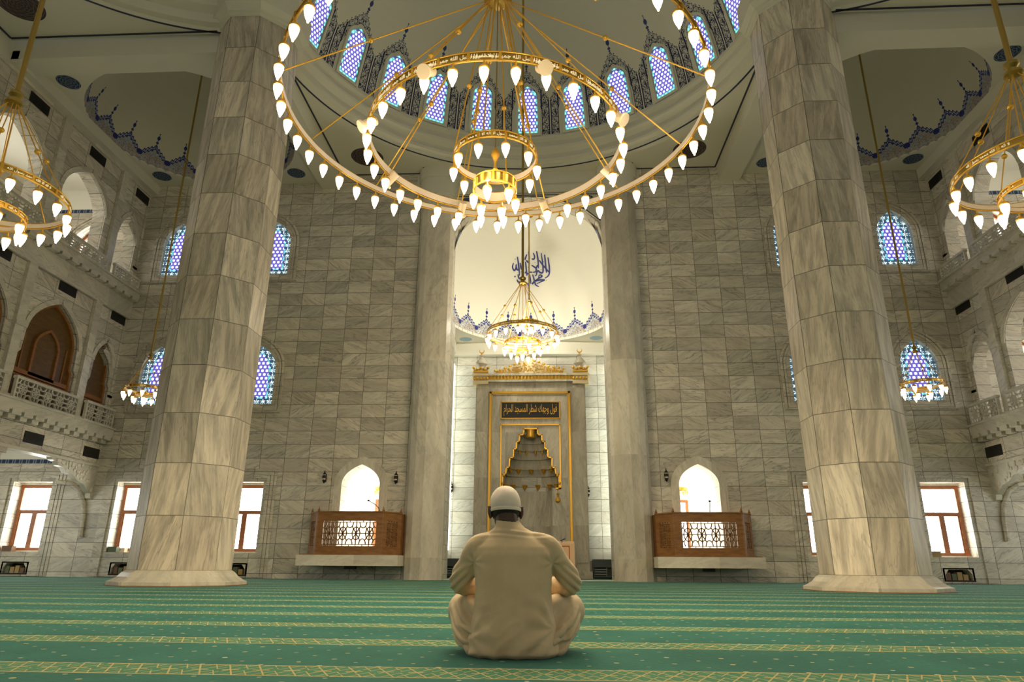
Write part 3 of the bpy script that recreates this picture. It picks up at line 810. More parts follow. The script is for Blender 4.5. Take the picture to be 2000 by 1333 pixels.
# ------------------------------------------------------------------ octagonal columns
def octa(a, k=8): 
    R = a/cos(pi/8); return [(R*cos(pi/8+pi/4*i), R*sin(pi/8+pi/4*i)) for i in range(k)]
def octa_shaft(m, a0, a1, z0, z1, rnd=0):
    A, B = octa(a0), octa(a1); side = 2*a0*math.tan(pi/8)
    for i in range(8):
        j = (i+1) % 8; u0 = .7415*(i*3+rnd)+.0002
        m.add([(*A[i], z0), (*A[j], z0), (*B[j], z1), (*B[i], z1)], [(0, 1, 2, 3)], [[(u0, z0), (u0+side, z0), (u0+side, z1), (u0, z1)]])
    return m
for s in (-1, 1):
    t = thing('octagonal_column', 'thick octagonal marble column left of the big chandelier' if s < 0 else 'thick octagonal marble column right of the big chandelier', 'column', (s*6.8, 14.05, 0))
    octa_shaft(MB(), .895, .895, .26, 13.4, 5*(s+1)).build('shaft', MT['col'], t)
    b = MB()
    for a0, a1, z0, z1 in ((1.19, 1.19, .0, .07), (1.19, 1.12, .07, .10), (1.12, 1.03, .10, .16), (1.03, .96, .16, .24), (.96, .90, .24, .28)): octa_shaft(b, a0, a1, z0, z1, 3)
    b.build('base', MT['plain'], t)
    MB().add([(*p, .012) for p in octa(1.215)]+[(*p, 0.) for p in octa(1.215)], [tuple(range(8))]+[(i, (i+1) % 8, 8+(i+1) % 8, 8+i) for i in range(8)]).build('base_edge', MT['woodmid'], t)
    c = MB()
    for a0, a1, z0, z1 in ((.90, .93, 13.34, 13.36), (.93, .93, 13.36, 13.41), (.93, 1.0, 13.41, 13.44), (1.0, 1.0, 13.44, 13.50), (1.0, 1.12, 13.50, 13.62), (1.12, 1.12, 13.62, 14.3)): octa_shaft(c, a0, a1, z0, z1)
    c.build('capital', MT['plaster'], t)
# ------------------------------------------------------------------ balconies in front of the arched openings
def star_lattice(m, x0, z0, x1, z1, cell, w, d, mapf, nrm):
    """pierced star-and-circle tracery between the two corners"""
    nx = max(1, round((x1-x0)/cell)); nz = max(1, round((z1-z0)/cell)); cx, cz = (x1-x0)/nx, (z1-z0)/nz
    def B(a, b): m.bar(mapf(*a), mapf(*b), w, d, nrm)
    for i in range(nx):
        for k in range(nz):
            px, pz = x0+(i+.5)*cx, z0+(k+.5)*cz
            for q in range(8):
                t = q*pi/4; r = 1 if q % 2 == 0 else .80
                B((px, pz), (px+cos(t)*cx*.5*r*(1.0 if q % 2 == 0 else 1.1), pz+sin(t)*cz*.5*r*(1.0 if q % 2 == 0 else 1.1)))
                t2 = t+pi/4; B((px+cos(t)*cx*.30, pz+sin(t)*cz*.30), (px+cos(t2)*cx*.30, pz+sin(t2)*cz*.30))
            for sx in (-1, 1):
                for sz in (-1, 1):
                    ex, ez = px+sx*cx/2, pz+sz*cz/2
                    pts = [(ex-sx*cx*.26*cos(u), ez-sz*cz*.26*sin(u)) for u in (0, pi/6, pi/3, pi/2)]
                    for u, v in zip(pts, pts[1:]): B(u, v)
    return m
def rail_panel(m, mt, p, q, z0, z1, cell, t, parent):
    """framed wooden panel from plan point p to q"""
    P, Q = Vector((*p, 0)), Vector((*q, 0)); d = (Q-P); L = d.length; d.normalize(); n = Vector((d.y, -d.x, 0))
    mapf = lambda a, z: P+d*a+Vector((0, 0, z))
    fr = MB()
    sx = min(.17, L*.2); bz, tz = .20, .22
    def slab(a0, a1, c0, c1, th):
        fr.bar(mapf((a0+a1)/2, c0), mapf((a0+a1)/2, c1), a1-a0, th, n)
    slab(0, sx, z0, z1, .06); slab(L-sx, L, z0, z1, .06); slab(sx, L-sx, z0, z0+bz, .06); slab(sx, L-sx, z1-tz, z1, .06)
    slab(sx-.015, L-sx+.015, z0+bz-.015, z0+bz+.01, .075); slab(sx-.015, L-sx+.015, z1-tz-.01, z1-tz+.015, .075)
    fr.build('panel_frame', mt, parent)
    la = MB(); star_lattice(la, sx, z0+bz+.05, L-sx, z1-tz-.05, cell, .026, .04, mapf, n)
    for zz in (z0+bz+.05, z1-tz-.05): la.bar(mapf(sx, zz), mapf(L-sx, zz), .018, .035, n)
    nb = max(2, round((L-2*sx)/cell*2))
    for k in range(nb+1):
        a = sx+(L-2*sx)*k/nb
        la.bar(mapf(a, z0+bz), mapf(a, z0+bz+.05), .018, .035, n); la.bar(mapf(a, z1-tz), mapf(a, z1-tz-.05), .018, .035, n)
    la.build('tracery', mt, parent)
    post = MB()
    post.tube([mapf(0, z0), mapf(0, z1+.02)], .035, 8); post.sphere(mapf(0, z1+.06), .04, 8); post.tube([mapf(0, z1+.08), mapf(0, z1+.16)], [.03, .004], 8)
    post.build('post', mt, parent, 40)
    MB().bar(mapf(-.02, z1+.015), mapf(L+.02, z1+.015), .10, .035, (0, 0, 1)).build('handrail', mt, parent)
for s in (-1, 1):
    cx = s*4.95; w = SIDE[s]
    t = thing('pulpit_balcony', 'small walnut-railed balcony with pierced stars on a marble slab, %s of the apse' % w, 'balcony', (cx, YW, 0))
    MB().box(-1.42, 1.42, -1.10, -.001, .37, .655).build('slab', MT['light'], t)
    MB().box(-1.36, 1.36, -1.04, -.001, .655, .68).build('plinth', MT['wood'], t)
    P = [(-1.36, -.02), (-1.30, -.42), (-.92, -1.0), (.92, -1.0), (1.30, -.42), (1.36, -.02)]
    for a, b, c in ((P[1], P[2], .22), (P[2], P[3], .40), (P[3], P[4], .22)):
        rail_panel(None, MT['wood'], a, b, .68, 1.80, c, .06, t)
    for a, b in ((P[0], P[1]), (P[4], P[5])):
        MB().bar((*a, 1.24), (*b, 1.24), 1.12, .05, (b[1]-a[1], a[0]-b[0], 0)).build('side_panel', MT['wood'], t)
    x = P[4]
    pm = MB(); pm.tube([(1.30, -.42, .68), (1.30, -.42, 1.82)], .035, 8); pm.sphere((1.30, -.42, 1.86), .04, 8); pm.tube([(1.30, -.42, 1.88), (1.30, -.42, 1.96)], [.03, .004], 8)
    pm.build('post', MT['wood'], t, 40)
    MB().box(-.15, .15, -.75, -.55, .28, .369).build('bracket', MT['grille'], t)
    # moulded stone frame of the opening behind
    A = arch(0, .656, 1.15, 2.72, 3.28); fr = MB()
    ringplate(fr, offset_loop(A, .16), offset_loop(A, .001), -.05, .02); ringplate(fr, offset_loop(A, .24), offset_loop(A, .14), -.025, .0)
    o = fr.build('trim_%d' % (8+s), MT['plain']); o.location = (s*5.0, YW, 0)
    struct(o, 'moulded stone arch frame behind the %s balcony' % w, 'arch frame')
    # bright little room behind the opening
    r0, r1 = s*5.0-1.15, s*5.0+1.15
    m = MB().box(r0-.1, r0, YW+.55, 23.0, 0, 3.8).box(r1, r1+.1, YW+.55, 23.0, 0, 3.8).box(r0, r1, 22.9, 23.0, 0, 3.8).box(r0, r1, YW+.55, 23, 3.7, 3.8).box(r0, r1, YW+.55, 23.0, .55, .65)
    struct(m.build('wall_%s_room' % w, MT['white']), 'bright white little room seen through the arch behind the %s balcony' % w, 'room')
    o = MB().box(-.33, .33, 22.86, 22.90, .75, 2.38).build(nextwin(), MT['pane2']); o.location = (s*4.70, 0, 0)
    struct(o, 'bright window of the room behind the %s balcony' % w, 'window')
    o2 = MB().box(-.02, .02, 21.25, 22.6, 1.0, 3.2).build(nextwin(), MT['fillR']); o2.location = (s*5.0+1.13, 0, 0); struct(o2, 'added light panel at the side of the little room behind the %s balcony' % w, 'window')  # unseen glowing panels added on both sides to brighten the room
    o2 = MB().box(-.02, .02, 21.25, 22.6, 1.0, 3.2).build(nextwin(), MT['fillR']); o2.location = (s*5.0-1.13, 0, 0); struct(o2, 'second added light panel of the little room behind the %s balcony' % w, 'window')
    f = MB(); ringplate(f, rect(-.42, .42, .68, 2.46), rect(-.33, .33, .76, 2.38), 22.82, 22.9); f.box(-.02, .02, 22.83, 22.87, .75, 2.38); f.build('window_frame', MT['frame'], o)
    # microphone
    mx = s*0+(.78 if s < 0 else .12)
    t2 = thing('gooseneck_microphone', 'thin black gooseneck microphone on the %s balcony' % w, 'microphone', (cx+mx, YW-.80, 1.82))
    d = -1 if s < 0 else .12
    MB().tube([(0, 0, -.02), (d*.05, 0, .12), (d*.16, 0, .22), (d*.34 if s < 0 else .02, 0, .31)], .011, 6).build('neck', MT['black'], t2, 60)
    MB().sphere((d*.36 if s < 0 else .02, 0, .325), .028, 8, (1.4, 1, 1)).build('capsule', MT['black'], t2, 60)
    MB().lathe([(.001, 0), (.06, 0), (.05, .015), (.001, .02)], (0, 0, -.03), 12).build('foot', MT['black'], t2)
    # little gilt chandelier inside the room
    t3 = thing('small_chandelier', 'tiny gilt chandelier in the room behind the %s balcony' % w, 'chandelier', (s*4.83, 22.35, 2.72))
    MB().lathe([(.20, 0), (.21, 0), (.21, .08), (.20, .08), (.20, 0)], (0, 0, 0), 20).build('ring', MT['goldp'], t3)
    MB().tube([(0, 0, .08), (0, 0, .95)], .008, 6).build('rod', MT['goldp'], t3)
    MB().bar((-.2, 0, .04), (.2, 0, .04), .02, .02).bar((0, -.2, .04), (0, .2, .04), .02, .02, (1, 0, 0)).build('spoke', MT['goldp'], t3)
    for k in range(6):
        l = MB().sphere((.2*cos(k*pi/3), .2*sin(k*pi/3), -.08), .045, 8, (1, 1, 1.5)).build('lamp', MT['goldpale'], t3, 60)

# ------------------------------------------------------------------ lantern sconces
def sconce(loc, label, face=(0, -1)):
    t = thing('wall_lantern', label, 'wall lamp', loc)
    MB().box(-.035, .035, -.01, 0, .05, .30).build('back_plate', MT['black'], t)
    MB().tube([(0, 0, .2), (0, -.10, .2)], .012, 6).build('arm', MT['black'], t)
    MB().lathe([(.001, .40), (.012, .38), (.02, .33), (.055, .28), (.06, .265), (.001, .262)], (0, -.11, 0), 10).build('cap', MT['black'], t, 40)
    MB().lathe([(.038, .115), (.045, .265)], (0, -.11, 0), 10).build('lantern_glass', MT['cream'], t, 60)
    MB().lathe([(.048, .155), (.066, .165), (.066, .235), (.048, .245), (.048, .155)], (0, -.11, 0), 10).build('band', MT['black'], t, 40)
    MB().lathe([(.001, .0), (.02, .02), (.052, .085), (.052, .11), (.001, .114)], (0, -.11, 0), 10).build('base', MT['black'], t, 40)
sconce((-6.10, YW, 2.70), 'black wall lantern left of the arch behind the left balcony')
sconce((-3.93, YW, 2.68), 'black wall lantern between the left balcony arch and the half-column')
sconce((4.06, YW, 2.75), 'black wall lantern between the right half-column and the right balcony arch')
sconce((-2.86, 24.75, 2.86), 'black wall lantern on the apse wall left of the mihrab')
sconce((2.02, 24.75, 2.72), 'black wall lantern on the apse wall right of the mihrab')

# ------------------------------------------------------------------ mihrab
mh = thing('mihrab', 'tall marble prayer niche with gold mouldings, stepped hood and gilt crest in the apse', 'prayer niche', (0, 23.9, 0))
W2 = 1.93
steps = [(.98, 2.95), (.98, 3.42), (.86, 3.42), (.86, 3.66), (.74, 3.66), (.74, 4.00), (.60, 4.00), (.60, 4.30), (.50, 4.30), (.50, 4.56), (.40, 4.56), (.40, 4.80), (.25, 4.80), (.25, 5.02)]
hole = [(-.74, .02), (.74, .02), (.74, 2.95)]+steps+[(-x, z) for x, z in reversed(steps)]+[(-.74, 2.95)]
MB().plate(rect(-W2, W2, 0, 6.72), [hole], 0, .35).box(-W2, W2, .35, .84, 0, .02).build('front', MT['mihrab'], mh)
for s in (-1, 1):
    MB().box(*sorted((s*1.52, s*1.96)), -.07, .0, 0, 6.75).box(*sorted((s*1.55, s*1.93)), -.10, -.07, .5, 6.6).build('pilaster', MT['mihrab'], mh)
    MB().box(*sorted((s*1.45, s*2.04)), -.16, .2, 0, .22).build('plinth', MT['mihrab'], mh)
# niche: half cylinder below, tiers of muqarnas above
n = MB(); prof = [(.80, 0), (.80, 2.9), (1.05, 2.9), (1.05, 3.05), (.98, 3.1), (.98, 3.42), (.86, 3.42), (.90, 3.5), (.82, 3.66), (.74, 3.66), (.80, 3.8), (.72, 4.0), (.60, 4.0), (.64, 4.1), (.60, 4.30), (.50, 4.30), (.52, 4.4), (.48, 4.56), (.40, 4.56), (.42, 4.65), (.36, 4.80), (.25, 4.8), (.27, 4.9), (.2, 5.02), (.001, 5.05)]
n.lathe([(r*.98, z) for r, z in prof], (0, .30, 0), 28, 0, pi); n.v = [(x, .30+(y-.30)*.62, z) for x, y, z in n.v]
n.build('niche', MT['mihrab'], mh, 30)
def gold_line(pts, w, closed=False, y=-.03, name='gold_moulding', mat='goldp', d=.05):
    m = MB()
    P = pts+[pts[0]] if closed else pts
    for a, b in zip(P, P[1:]):
        v = Vector((b[0]-a[0], 0, b[1]-a[1])); v.normalize(); e = v*w/2
        m.bar(Vector((a[0], y, a[1]))-e, Vector((b[0], y, b[1]))+e, w, d)
    return m.build(name, MT[mat], mh)
gold_line([(-1.44, .02), (-1.44, 6.34), (1.38, 6.34), (1.38, .02)], .075)
gold_line([(-1.38, .02), (-1.38, 6.28), (1.32, 6.28), (1.32, .02)], .02, y=-.02, mat='goldpale')
gold_line([(-1.05, 2.94), (-1.05, 5.16), (1.03, 5.16), (1.03, 2.94), (.88, 2.94)], .045)
gold_line([(-1.05, 2.94), (-.90, 2.94)], .045)
gold_line([(-.98, 2.94)]+[(-x, z) for x, z in steps[1:]]+[(x, z) for x, z in reversed(steps[1:])]+[(.98, 2.94)], .045)
def pendants(z, r, num, sz, w=1.):
    for k in range(num):
        t = pi*(k+.5)/num; t = pi/2+(t-pi/2)*w
        x, y = r*cos(t), .30+(r*sin(t))*.62-.04
        MB().lathe([(.001, -.0), (sz*.9, 0), (sz, -.03), (sz*.6, -.06), (sz*.75, -.09), (sz*.25, -.16), (.001, -.22)], (x, y-.03, z), 10).build('pendant', MT['goldp'], mh, 50)
pendants(3.14, .92, 6, .10); pendants(3.68, .76, 5, .095); pendants(4.32, .5, 4, .055, .8)
for s in (-1, 1):
    for z, x in ((3.42, .93), (3.16, .99)): MB().sphere((s*x, -.04, z-.05), .06, 8).build('pendant', MT['goldp'], mh, 60)
MB().lathe([(.001, 4.72), (.15, 4.72), (.17, 4.80), (.15, 4.87), (.17, 4.92), (.16, 5.0), (.001, 5.03)], (0, .10, 0), 16).build('gilt_boss', MT['goldp'], mh, 40)
MB().tube([(.93, -.05, 2.93), (.93, -.05, 2.78)], .01, 6).lathe([(.001, 2.78), (.06, 2.75), (.02, 2.68), (.03, 2.64), (.09, 2.57), (.09, 2.50), (.001, 2.44)], (.93, -.05, 0), 12).build('hanging_pendant', MT['goldp'], mh, 50)
MB().tube([(-.93, -.05, 2.93), (-.93, -.05, 2.78)], .01, 6).lathe([(.001, 2.78), (.06, 2.75), (.02, 2.68), (.03, 2.64), (.09, 2.57), (.09, 2.50), (.001, 2.44)], (-.93, -.05, 0), 12).build('hanging_pendant', MT['goldp'], mh, 50)
# inscription
tag(MB().box(-1.03, 1.01, -.03, 0, 5.42, 5.96).build('inscription_panel', MT['black'], mh), 'black panel with gold Arabic script')
gold_line([(-1.06, 5.39), (-1.06, 5.99), (1.04, 5.99), (1.04, 5.39)], .03, True)
me = text_mesh(arabic('فول وجهك شطر المسجد الحرام'), .44, .004); b = [v.co.x for v in me.vertices]; wd = max(b)-min(b); zb = [v.co.y for v in me.vertices]; hz = max(zb)-min(zb); zc0 = (max(zb)+min(zb))/2; xc0 = (max(b)+min(b))/2
for v in me.vertices:
    x, y, z = v.co; v.co = ((x-xc0)*1.90/wd-.01, -.036-z, 5.69+(y-zc0)*.44/hz)
mesh_obj('inscription', me, MT['goldp'], mh)
# cornice, dentils, crest and corner turrets
MB().box(-1.62, 1.62, -.14, .3, 6.72, 6.80).box(-1.62, 1.62, -.18, .3, 6.94, 7.02).build('cornice', MT['mihrab'], mh)
d = MB()
for k in range(26): d.box(-1.56+.122*k, -1.50+.122*k, -.15, .1, 6.80, 6.94)
d.box(-1.6, 1.6, -.09, .25, 6.80, 6.94).build('dentils', MT['goldp'], mh)
cr = []
N = 60
for k in range(N+1):
    x = -1.32+2.64*k/N; u = abs(x)/1.32
    z = 7.10+.40*(1-u)**1.1+.05*abs(sin(k*pi/5)) + (.10*max(0, 1-u/.09) if u < .09 else 0)
    cr.append((x, z))
MB().plate([(-1.32, 7.0)]+[(1.32, 7.0)]+cr[::-1], [], -.10, .06).build('crest', MT['stonegold'], mh)
g = MB(); rnd = random.Random(3)
for k in range(150):
    x = rnd.uniform(-1.22, 1.22); top = .38*(1-abs(x)/1.32)**1.1+.03; z = 7.05+rnd.random()*top; r = rnd.uniform(.022, .05); a = rnd.random()*6
    g.tube([(x+r*cos(a+t*1.1), -.11, z+r*sin(a+t*1.1)*.8) for t in range(5)], .010, 5)
for k in range(1, N, 4): g.sphere((cr[k][0], -.06, cr[k][1]+.01), .062, 10)
g.build('gilt_scrolls', MT['goldp'], mh, 50)
for s in (-1, 1):
    tt = MB(); cx = s*1.80
    tt.box(cx-.28, cx+.28, -.22, .3, 6.62, 6.74).box(cx-.31, cx+.31, -.25, .3, 6.92, 7.0).box(cx-.26, cx+.26, -.2, .3, 6.7, 7.18)
    tt.build('turret', MT['stonegold'], mh)
    q = MB()
    for k in range(5):
        x = cx-.26+.13*k; q.sphere((x, -.22, 7.17+(.05 if k % 2 == 0 else .0)), .06, 8)
    q.box(cx-.27, cx+.27, -.235, -.2, 7.05, 7.12)
    for k in range(5): q.sphere((cx-.24+.12*k, -.22, 6.82), .045, 8, (1, 1, 1.4))
    q.build('turret_gilding', MT['goldp'], mh, 50)
    f = MB().lathe([(.17, 7.15), (.18, 7.22), (.12, 7.27), (.12, 7.33), (.215, 7.43), (.215, 7.50), (.08, 7.66), (.05, 7.70), (.09, 7.74), (.08, 7.78), (.001, 7.80)], (cx, .05, 0), 16)
    f.build('finial', MT['mihrab'], mh, 40)
    c = MB(); c.tube([(cx, .05, 7.78), (cx, .05, 7.86)], [.05, .02], 8)
    c.tube([(cx+.085*cos(t), .05, 7.95+.085*sin(t)) for t in [rad(-220+26*k+ (0)) for k in range(11)]], [.006+.02*sin(pi*k/10) for k in range(11)], 6)
    c.build('crescent', MT['goldp'], mh, 60)

# ------------------------------------------------------------------ lectern and dark cabinets in the apse
t = thing('lectern', 'pale wooden lectern with red inlay standing at the right of the mihrab', 'lectern', (1.02, 22.0, 0), 0)
MB().box(-.37, .37, -.22, .22, .06, 1.02).build('body', MT['peach'], t)
MB().box(-.40, .40, -.25, .25, 0, .06).build('plinth', MT['wooddark'], t)
MB().add([(-.37, -.22, 1.02), (.37, -.22, 1.02), (.37, .22, 1.02), (-.37, .22, 1.02), (-.37, -.22, 1.05), (.37, -.22, 1.05), (.37, .22, 1.14), (-.37, .22, 1.14)], [(0, 3, 2, 1), (4, 5, 6, 7), (0, 1, 5, 4), (1, 2, 6, 5), (2, 3, 7, 6), (3, 0, 4, 7)]).build('sloping_top', MT['peach'], t)
m = MB(); ringplate(m, rect(-.22, .22, .28, .99), rect(-.19, .19, .31, .96), -.226, -.215); m.build('red_inlay', MT['red'], t)
MB().tube([(-.05, .1, 1.08), (.0, 0, 1.12), (-.02, -.05, 1.16)], .012, 6).tube([(-.06, -.05, 1.145), (.09, -.05, 1.20)], .016, 6).build('microphone', MT['black'], t)
for s, xs in ((-1, 0), (1, 0)):
    w = SIDE[s]; cx = s*2.52
    t = thing('media_cabinet', 'low dark cabinet with slats on the apse floor %s of the mihrab' % w, 'cabinet', (cx, 24.2, 0))
    MB().box(-.42, .42, .0, .5, .04, .10).box(-.42, -.39, -.02, .5, 0, .60).box(.39, .42, -.02, .5, 0, .60).box(-.42, .42, .46, .5, 0, .60).build('carcass', MT['dark'], t)
    MB().box(-.43, .43, -.05, .52, .36, .62).build('top_box', MT['dark'], t)
    MB().box(.04, .39, -.01, .45, .10, .33).build('right_box', MT['grille'], t)
    m = MB()
    for k in range(3): m.box(-.38, .02, 0, .42, .12+.075*k, .165+.075*k)
    m.build('slats', MT['darkslat'], t)
    MB().box(-.0, .03, -.03, -.012, .08, .35).build('upright', MT['darkslat'], t)
# pale strip across the apse floor edge
struct(MB().box(-2.48, 2.48, YW+.1, YW+.5, .0, .02).build('trim_20', MT['light']), 'pale marble threshold strip of the apse', 'threshold')

# ------------------------------------------------------------------ side galleries
BAYS = [17.45, 14.65, 11.85, 9.05, 6.25, 3.45, .65, -2.15, -4.95]
def notched(cy, z0, w, zn, wn, zs, zt):
    """arch that is wider below a shoulder at height zn"""
    A = arch(cy, zn, w, zs, zt); h = wn/2
    return [(cy-h, z0), (cy+h, z0), (cy+h, zn-.10), (cy+w/2+.02, zn)]+A[2:-1]+[(cy-w/2, zs), (cy-w/2-.02, zn), (cy-h, zn-.10)]
def small_lattice(m, y0, z0, y1, z1, cell, X0, nrm, w=.034, d=.05):
    star_lattice(m, y0, z0, y1, z1, cell, w, d, lambda a, z: Vector((X0, a, z)), nrm)
LAT = {}
for s in (-1, 1):
    w = SIDE[s]; nx = (-s, 0, 0)
    H = []
    for cy in BAYS:
        H.append(notched(cy, 4.46, 2.05, 5.75, 2.26, 6.35, 7.42) if s < 0 else arch(cy, 4.46, 2.1, 6.35, 7.42))
        H.append(arch(cy, 9.02, 1.95, 10.75, 11.72))
        H.append([(cy-1.2, .0), (cy+1.2, .0), (cy+1.2, 2.7), (cy+.95, 3.1), (cy-.95, 3.1), (cy-1.2, 2.7)])
    H.append(notched(19.68, 4.46, .84, 5.75, 1.02, 6.30, 7.0) if s < 0 else arch(19.66, 4.46, .95, 6.3, 7.0))
    H.append(arch(19.62, 9.02, .95, 10.6, 11.45)); 
    H.append([(19.06, 0), (20.40, 0), (20.40, 2.6), (20.2, 3.0), (19.3, 3.0), (19.06, 2.6)])
    x0, x1 = sorted((s*GX, s*(GX+.42)))
    # ground-floor openings cut the lower edge: keep the plate above 3.22 between piers
    up = [h for h in H if h[0][1] > .5]
    m = MB().plate(rect(-6.1, YW, 3.22, 12.75), up, x0, x1, 'YZ')
    struct(m.build('wall_%s' % w, MT['gal']), 'marble gallery front with pointed arches along the %s side of the hall' % w, 'wall')
    gw = bpy.data.objects['wall_%s' % w]
    # outer wall, floors and vaults of the gallery
    m = MB().box(*sorted((s*17.6, s*17.8)), -6.1, YW, 0, 13.4)
    struct(m.build('wall_%s_outer' % w, MT['gal']), 'outer marble wall behind the %s gallery' % w, 'wall')
    m = MB()
    for z in (3.95, 8.55, 12.95): m.box(*sorted((s*(GX+.42), s*17.6)), -6.1, YW, z, z+.12)
    struct(m.build('ceiling_%s_gallery' % w, MT['white']), 'white ceilings inside the %s gallery' % w, 'ceiling')
    m = MB()
    for z0, z1 in ((3.42, 3.95), (7.75, 8.55), (12.18, 12.95)): m.box(*sorted((s*(GX+.42), s*17.6)), YW-.02, YW-.001, z0, z1)
    struct(m.build('wall_%s_lunettes' % w, MT['white']), 'white plaster band above the marble at the end of the %s gallery' % w, 'plaster band')
    m = MB()
    for z in (3.32, 7.63, 12.06): m.box(*sorted((s*(GX+.42), s*17.6)), YW-.03, YW-.001, z, z+.12)
    lo = m.build('blue_border', MT['medS'], bpy.data.objects['wall_%s_lunettes' % w])
    for cy in BAYS[:6]:
        for lv, z in ((0, 1.0), (1, 5.2), (2, 9.7)):
            if lv == 1 and s < 0: continue
            o = MB().box(*sorted((s*17.54, s*17.6)), cy-.65, cy+.65, z, z+1.8).build(nextwin(), MT['pane2'])
            struct(o, 'window in the outer wall of the %s gallery, level %d, %.0f metres along' % (w, lv+1, cy), 'window')
    # ledges with corbels
    m = MB()
    for zt, zb in ((4.40, 4.10), (8.98, 8.72)):
        m.box(*sorted((s*(GX-.34), s*GX)), -6.1, YW, zt-.05, zt).box(*sorted((s*(GX-.28), s*GX)), -6.1, YW, zb, zt-.05)
    for z0, z1 in ((8.06, 8.66),): m.box(*sorted((s*(GX-.10), s*GX)), -6.1, YW, z0, z1)
    m.build('ledge', MT['light'], gw)
    m = MB(); k = 0
    yy = YW-.25
    while yy > 4:
        m.box(*sorted((s*(GX-.30), s*GX)), yy-.16, yy+.16, 4.0, 4.12).box(*sorted((s*(GX-.18), s*GX)), yy-.12, yy+.12, 3.9, 4.0)
        m.box(*sorted((s*(GX-.30), s*GX)), yy-.16, yy+.16, 8.63, 8.74); yy -= .42
    m.build('corbels', MT['light'], gw)
    m = MB().box(*sorted((s*(GX-.05), s*GX)), -6.1, YW, 3.20, 3.28).box(*sorted((s*(GX-.05), s*GX)), -6.1, YW, 12.6, 12.72)
    m.build('moulding', MT['light'], gw)
    # slender shafts between the bays
    for i, py in enumerate([18.86, 16.05, 13.25, 10.45, 7.65]):
        m = MB()
        for z0, z1 in ((4.40, 8.06), (8.98, 12.62)):
            m.box(*sorted((s*(GX-.10), s*GX)), py-.15, py+.15, z0, z1)
            m.box(*sorted((s*(GX-.16), s*GX)), py-.18, py+.18, z0, z0+.10).box(*sorted((s*(GX-.14), s*GX)), py-.17, py+.17, z0+1.9, z0+2.0)
        m.build('shaft', MT['light'], gw)
    # arch mouldings
    m = MB()
    for h in up:
        if h[0][1] < 0: continue
        L = [p for p in h]; cyy = sum(p[0] for p in L)/len(L)
        if cyy < 8: continue
        top = [p for p in L if p[1] > (6.2 if p[1] < 8 else 10.5)]
        if len(top) < 3: continue
        o1 = [Vector(p) for p in top]
        ctr = Vector((cyy, min(p[1] for p in top)))
        for a, b in zip(o1, o1[1:]):
            if (a-b).length > .9: continue
            da, db = (a-ctr).normalized()*.09, (b-ctr).normalized()*.09
            A, B = a+da, b+db
            m.bar((s*(GX-.0), A.x, A.y), (s*(GX-.0), B.x, B.y), .15, .06, nx)
    m.build('arch_moulding', MT['light'], gw)
    # ground floor: piers with carved brackets
    for py in (16.05, 13.25, 10.45, 7.65):
        m = MB().box(*sorted((s*GX, s*(GX+.42))), py-.24, py+.24, 0, 3.22)
        for k in range(4): m.box(*sorted((s*(GX-.02), s*(GX+.44))), py-.24-.14*k, py+.24+.14*k, 2.55+.17*k, 2.72+.17*k)
        m.build('pier', MT['gal'], gw)
    m = MB(); pf = [(YW, 3.24), (18.35, 3.24), (18.42, 3.14), (18.62, 3.12), (18.70, 3.02), (18.95, 2.99), (19.10, 2.86), (19.40, 2.84), (19.62, 2.70), (19.95, 2.62), (20.16, 2.44), (20.30, 2.40), (20.34, 2.26), (YW, 2.22)]
    m.plate(pf, [], *sorted((s*(GX+.0), s*(GX+.16))), 'YZ')
    for k in range(46):
        a, b = random.random(), random.random(); yy = 18.6+1.75*a; lo = 3.14-.80*max(0, (a-.1))**1.1
        m.sphere((s*(GX-.0), yy, lo+(3.18-lo)*b), .055, 8, (.6, 1, 1))
    m.build('carved_bracket', MT['light'], gw, 40)
    pts = [(s*(GX+1.15), YW-.06, 2.74), (s*(GX+.75), YW-.06, 2.70), (s*(GX+.42), YW-.06, 2.50), (s*(GX+.20), YW-.06, 2.12), (s*(GX+.12), YW-.06, 1.72), (s*(GX+.10), YW-.06, 1.30), (s*(GX+.10), YW-.06, 1.14)]
    MB().tube(pts, [.07, .07, .07, .07, .065, .055, .075], 8).build('arch_rib', MT['gal'], gw, 50)
    # hanging arch ends on the qibla wall for the two upper levels
    for zz in (5.5, 9.95):
        pts = [(s*(GX+.2), YW-.75, zz+1.30), (s*(GX+.2), YW-.42, zz+1.05), (s*(GX+.2), YW-.22, zz+.70), (s*(GX+.2), YW-.14, zz+.25), (s*(GX+.2), YW-.13, zz-.05)]
        m = MB()
        for a, b in zip(pts, pts[1:]): m.bar(a, b, .36, .2, (0, 1, 0))
        m.box(*sorted((s*(GX), s*(GX+.4))), YW-.24, YW, zz-.13, zz-.05)
        m.build('arch_end', MT['gal'], gw)
    # vents
    VM = MB().box(-.36, .36, -.02, 0, -.15, .15); VB = VM.mesh('vent_backing', MT['grille'])
    V2 = MB()
    for k in range(7): V2.box(-.34, .34, -.032, -.018, -.13+.04*k, -.115+.04*k)
    VS = V2.mesh('vent_slats', MT['black'])
    for lv, z, nm in ((0, 3.58, 'lowest'), (1, 7.94 if s < 0 else 7.98, 'middle'), (2, 12.38, 'top')):
        for i, y in enumerate((19.98, 17.55, 15.0, 12.0, 9.2)):
            if lv == 2 and i > 2: continue
            t = thing('air_vent', 'dark vent of the %s gallery, %s row, %s' % (w, nm, ('nearest the end wall', 'second from the end wall', 'third from the end wall', 'fourth from the end wall', 'fifth from the end wall')[i]), 'vent', (s*(GX-(.0 if lv != 1 else .0)), y, z), -s*pi/2)
            t.rotation_euler = (0, 0, s*-pi/2)
            for n_, me in (('backing', VB), ('slats', VS)):
                o = bpy.data.objects.new(n_, me); COL.objects.link(o); o.parent = t
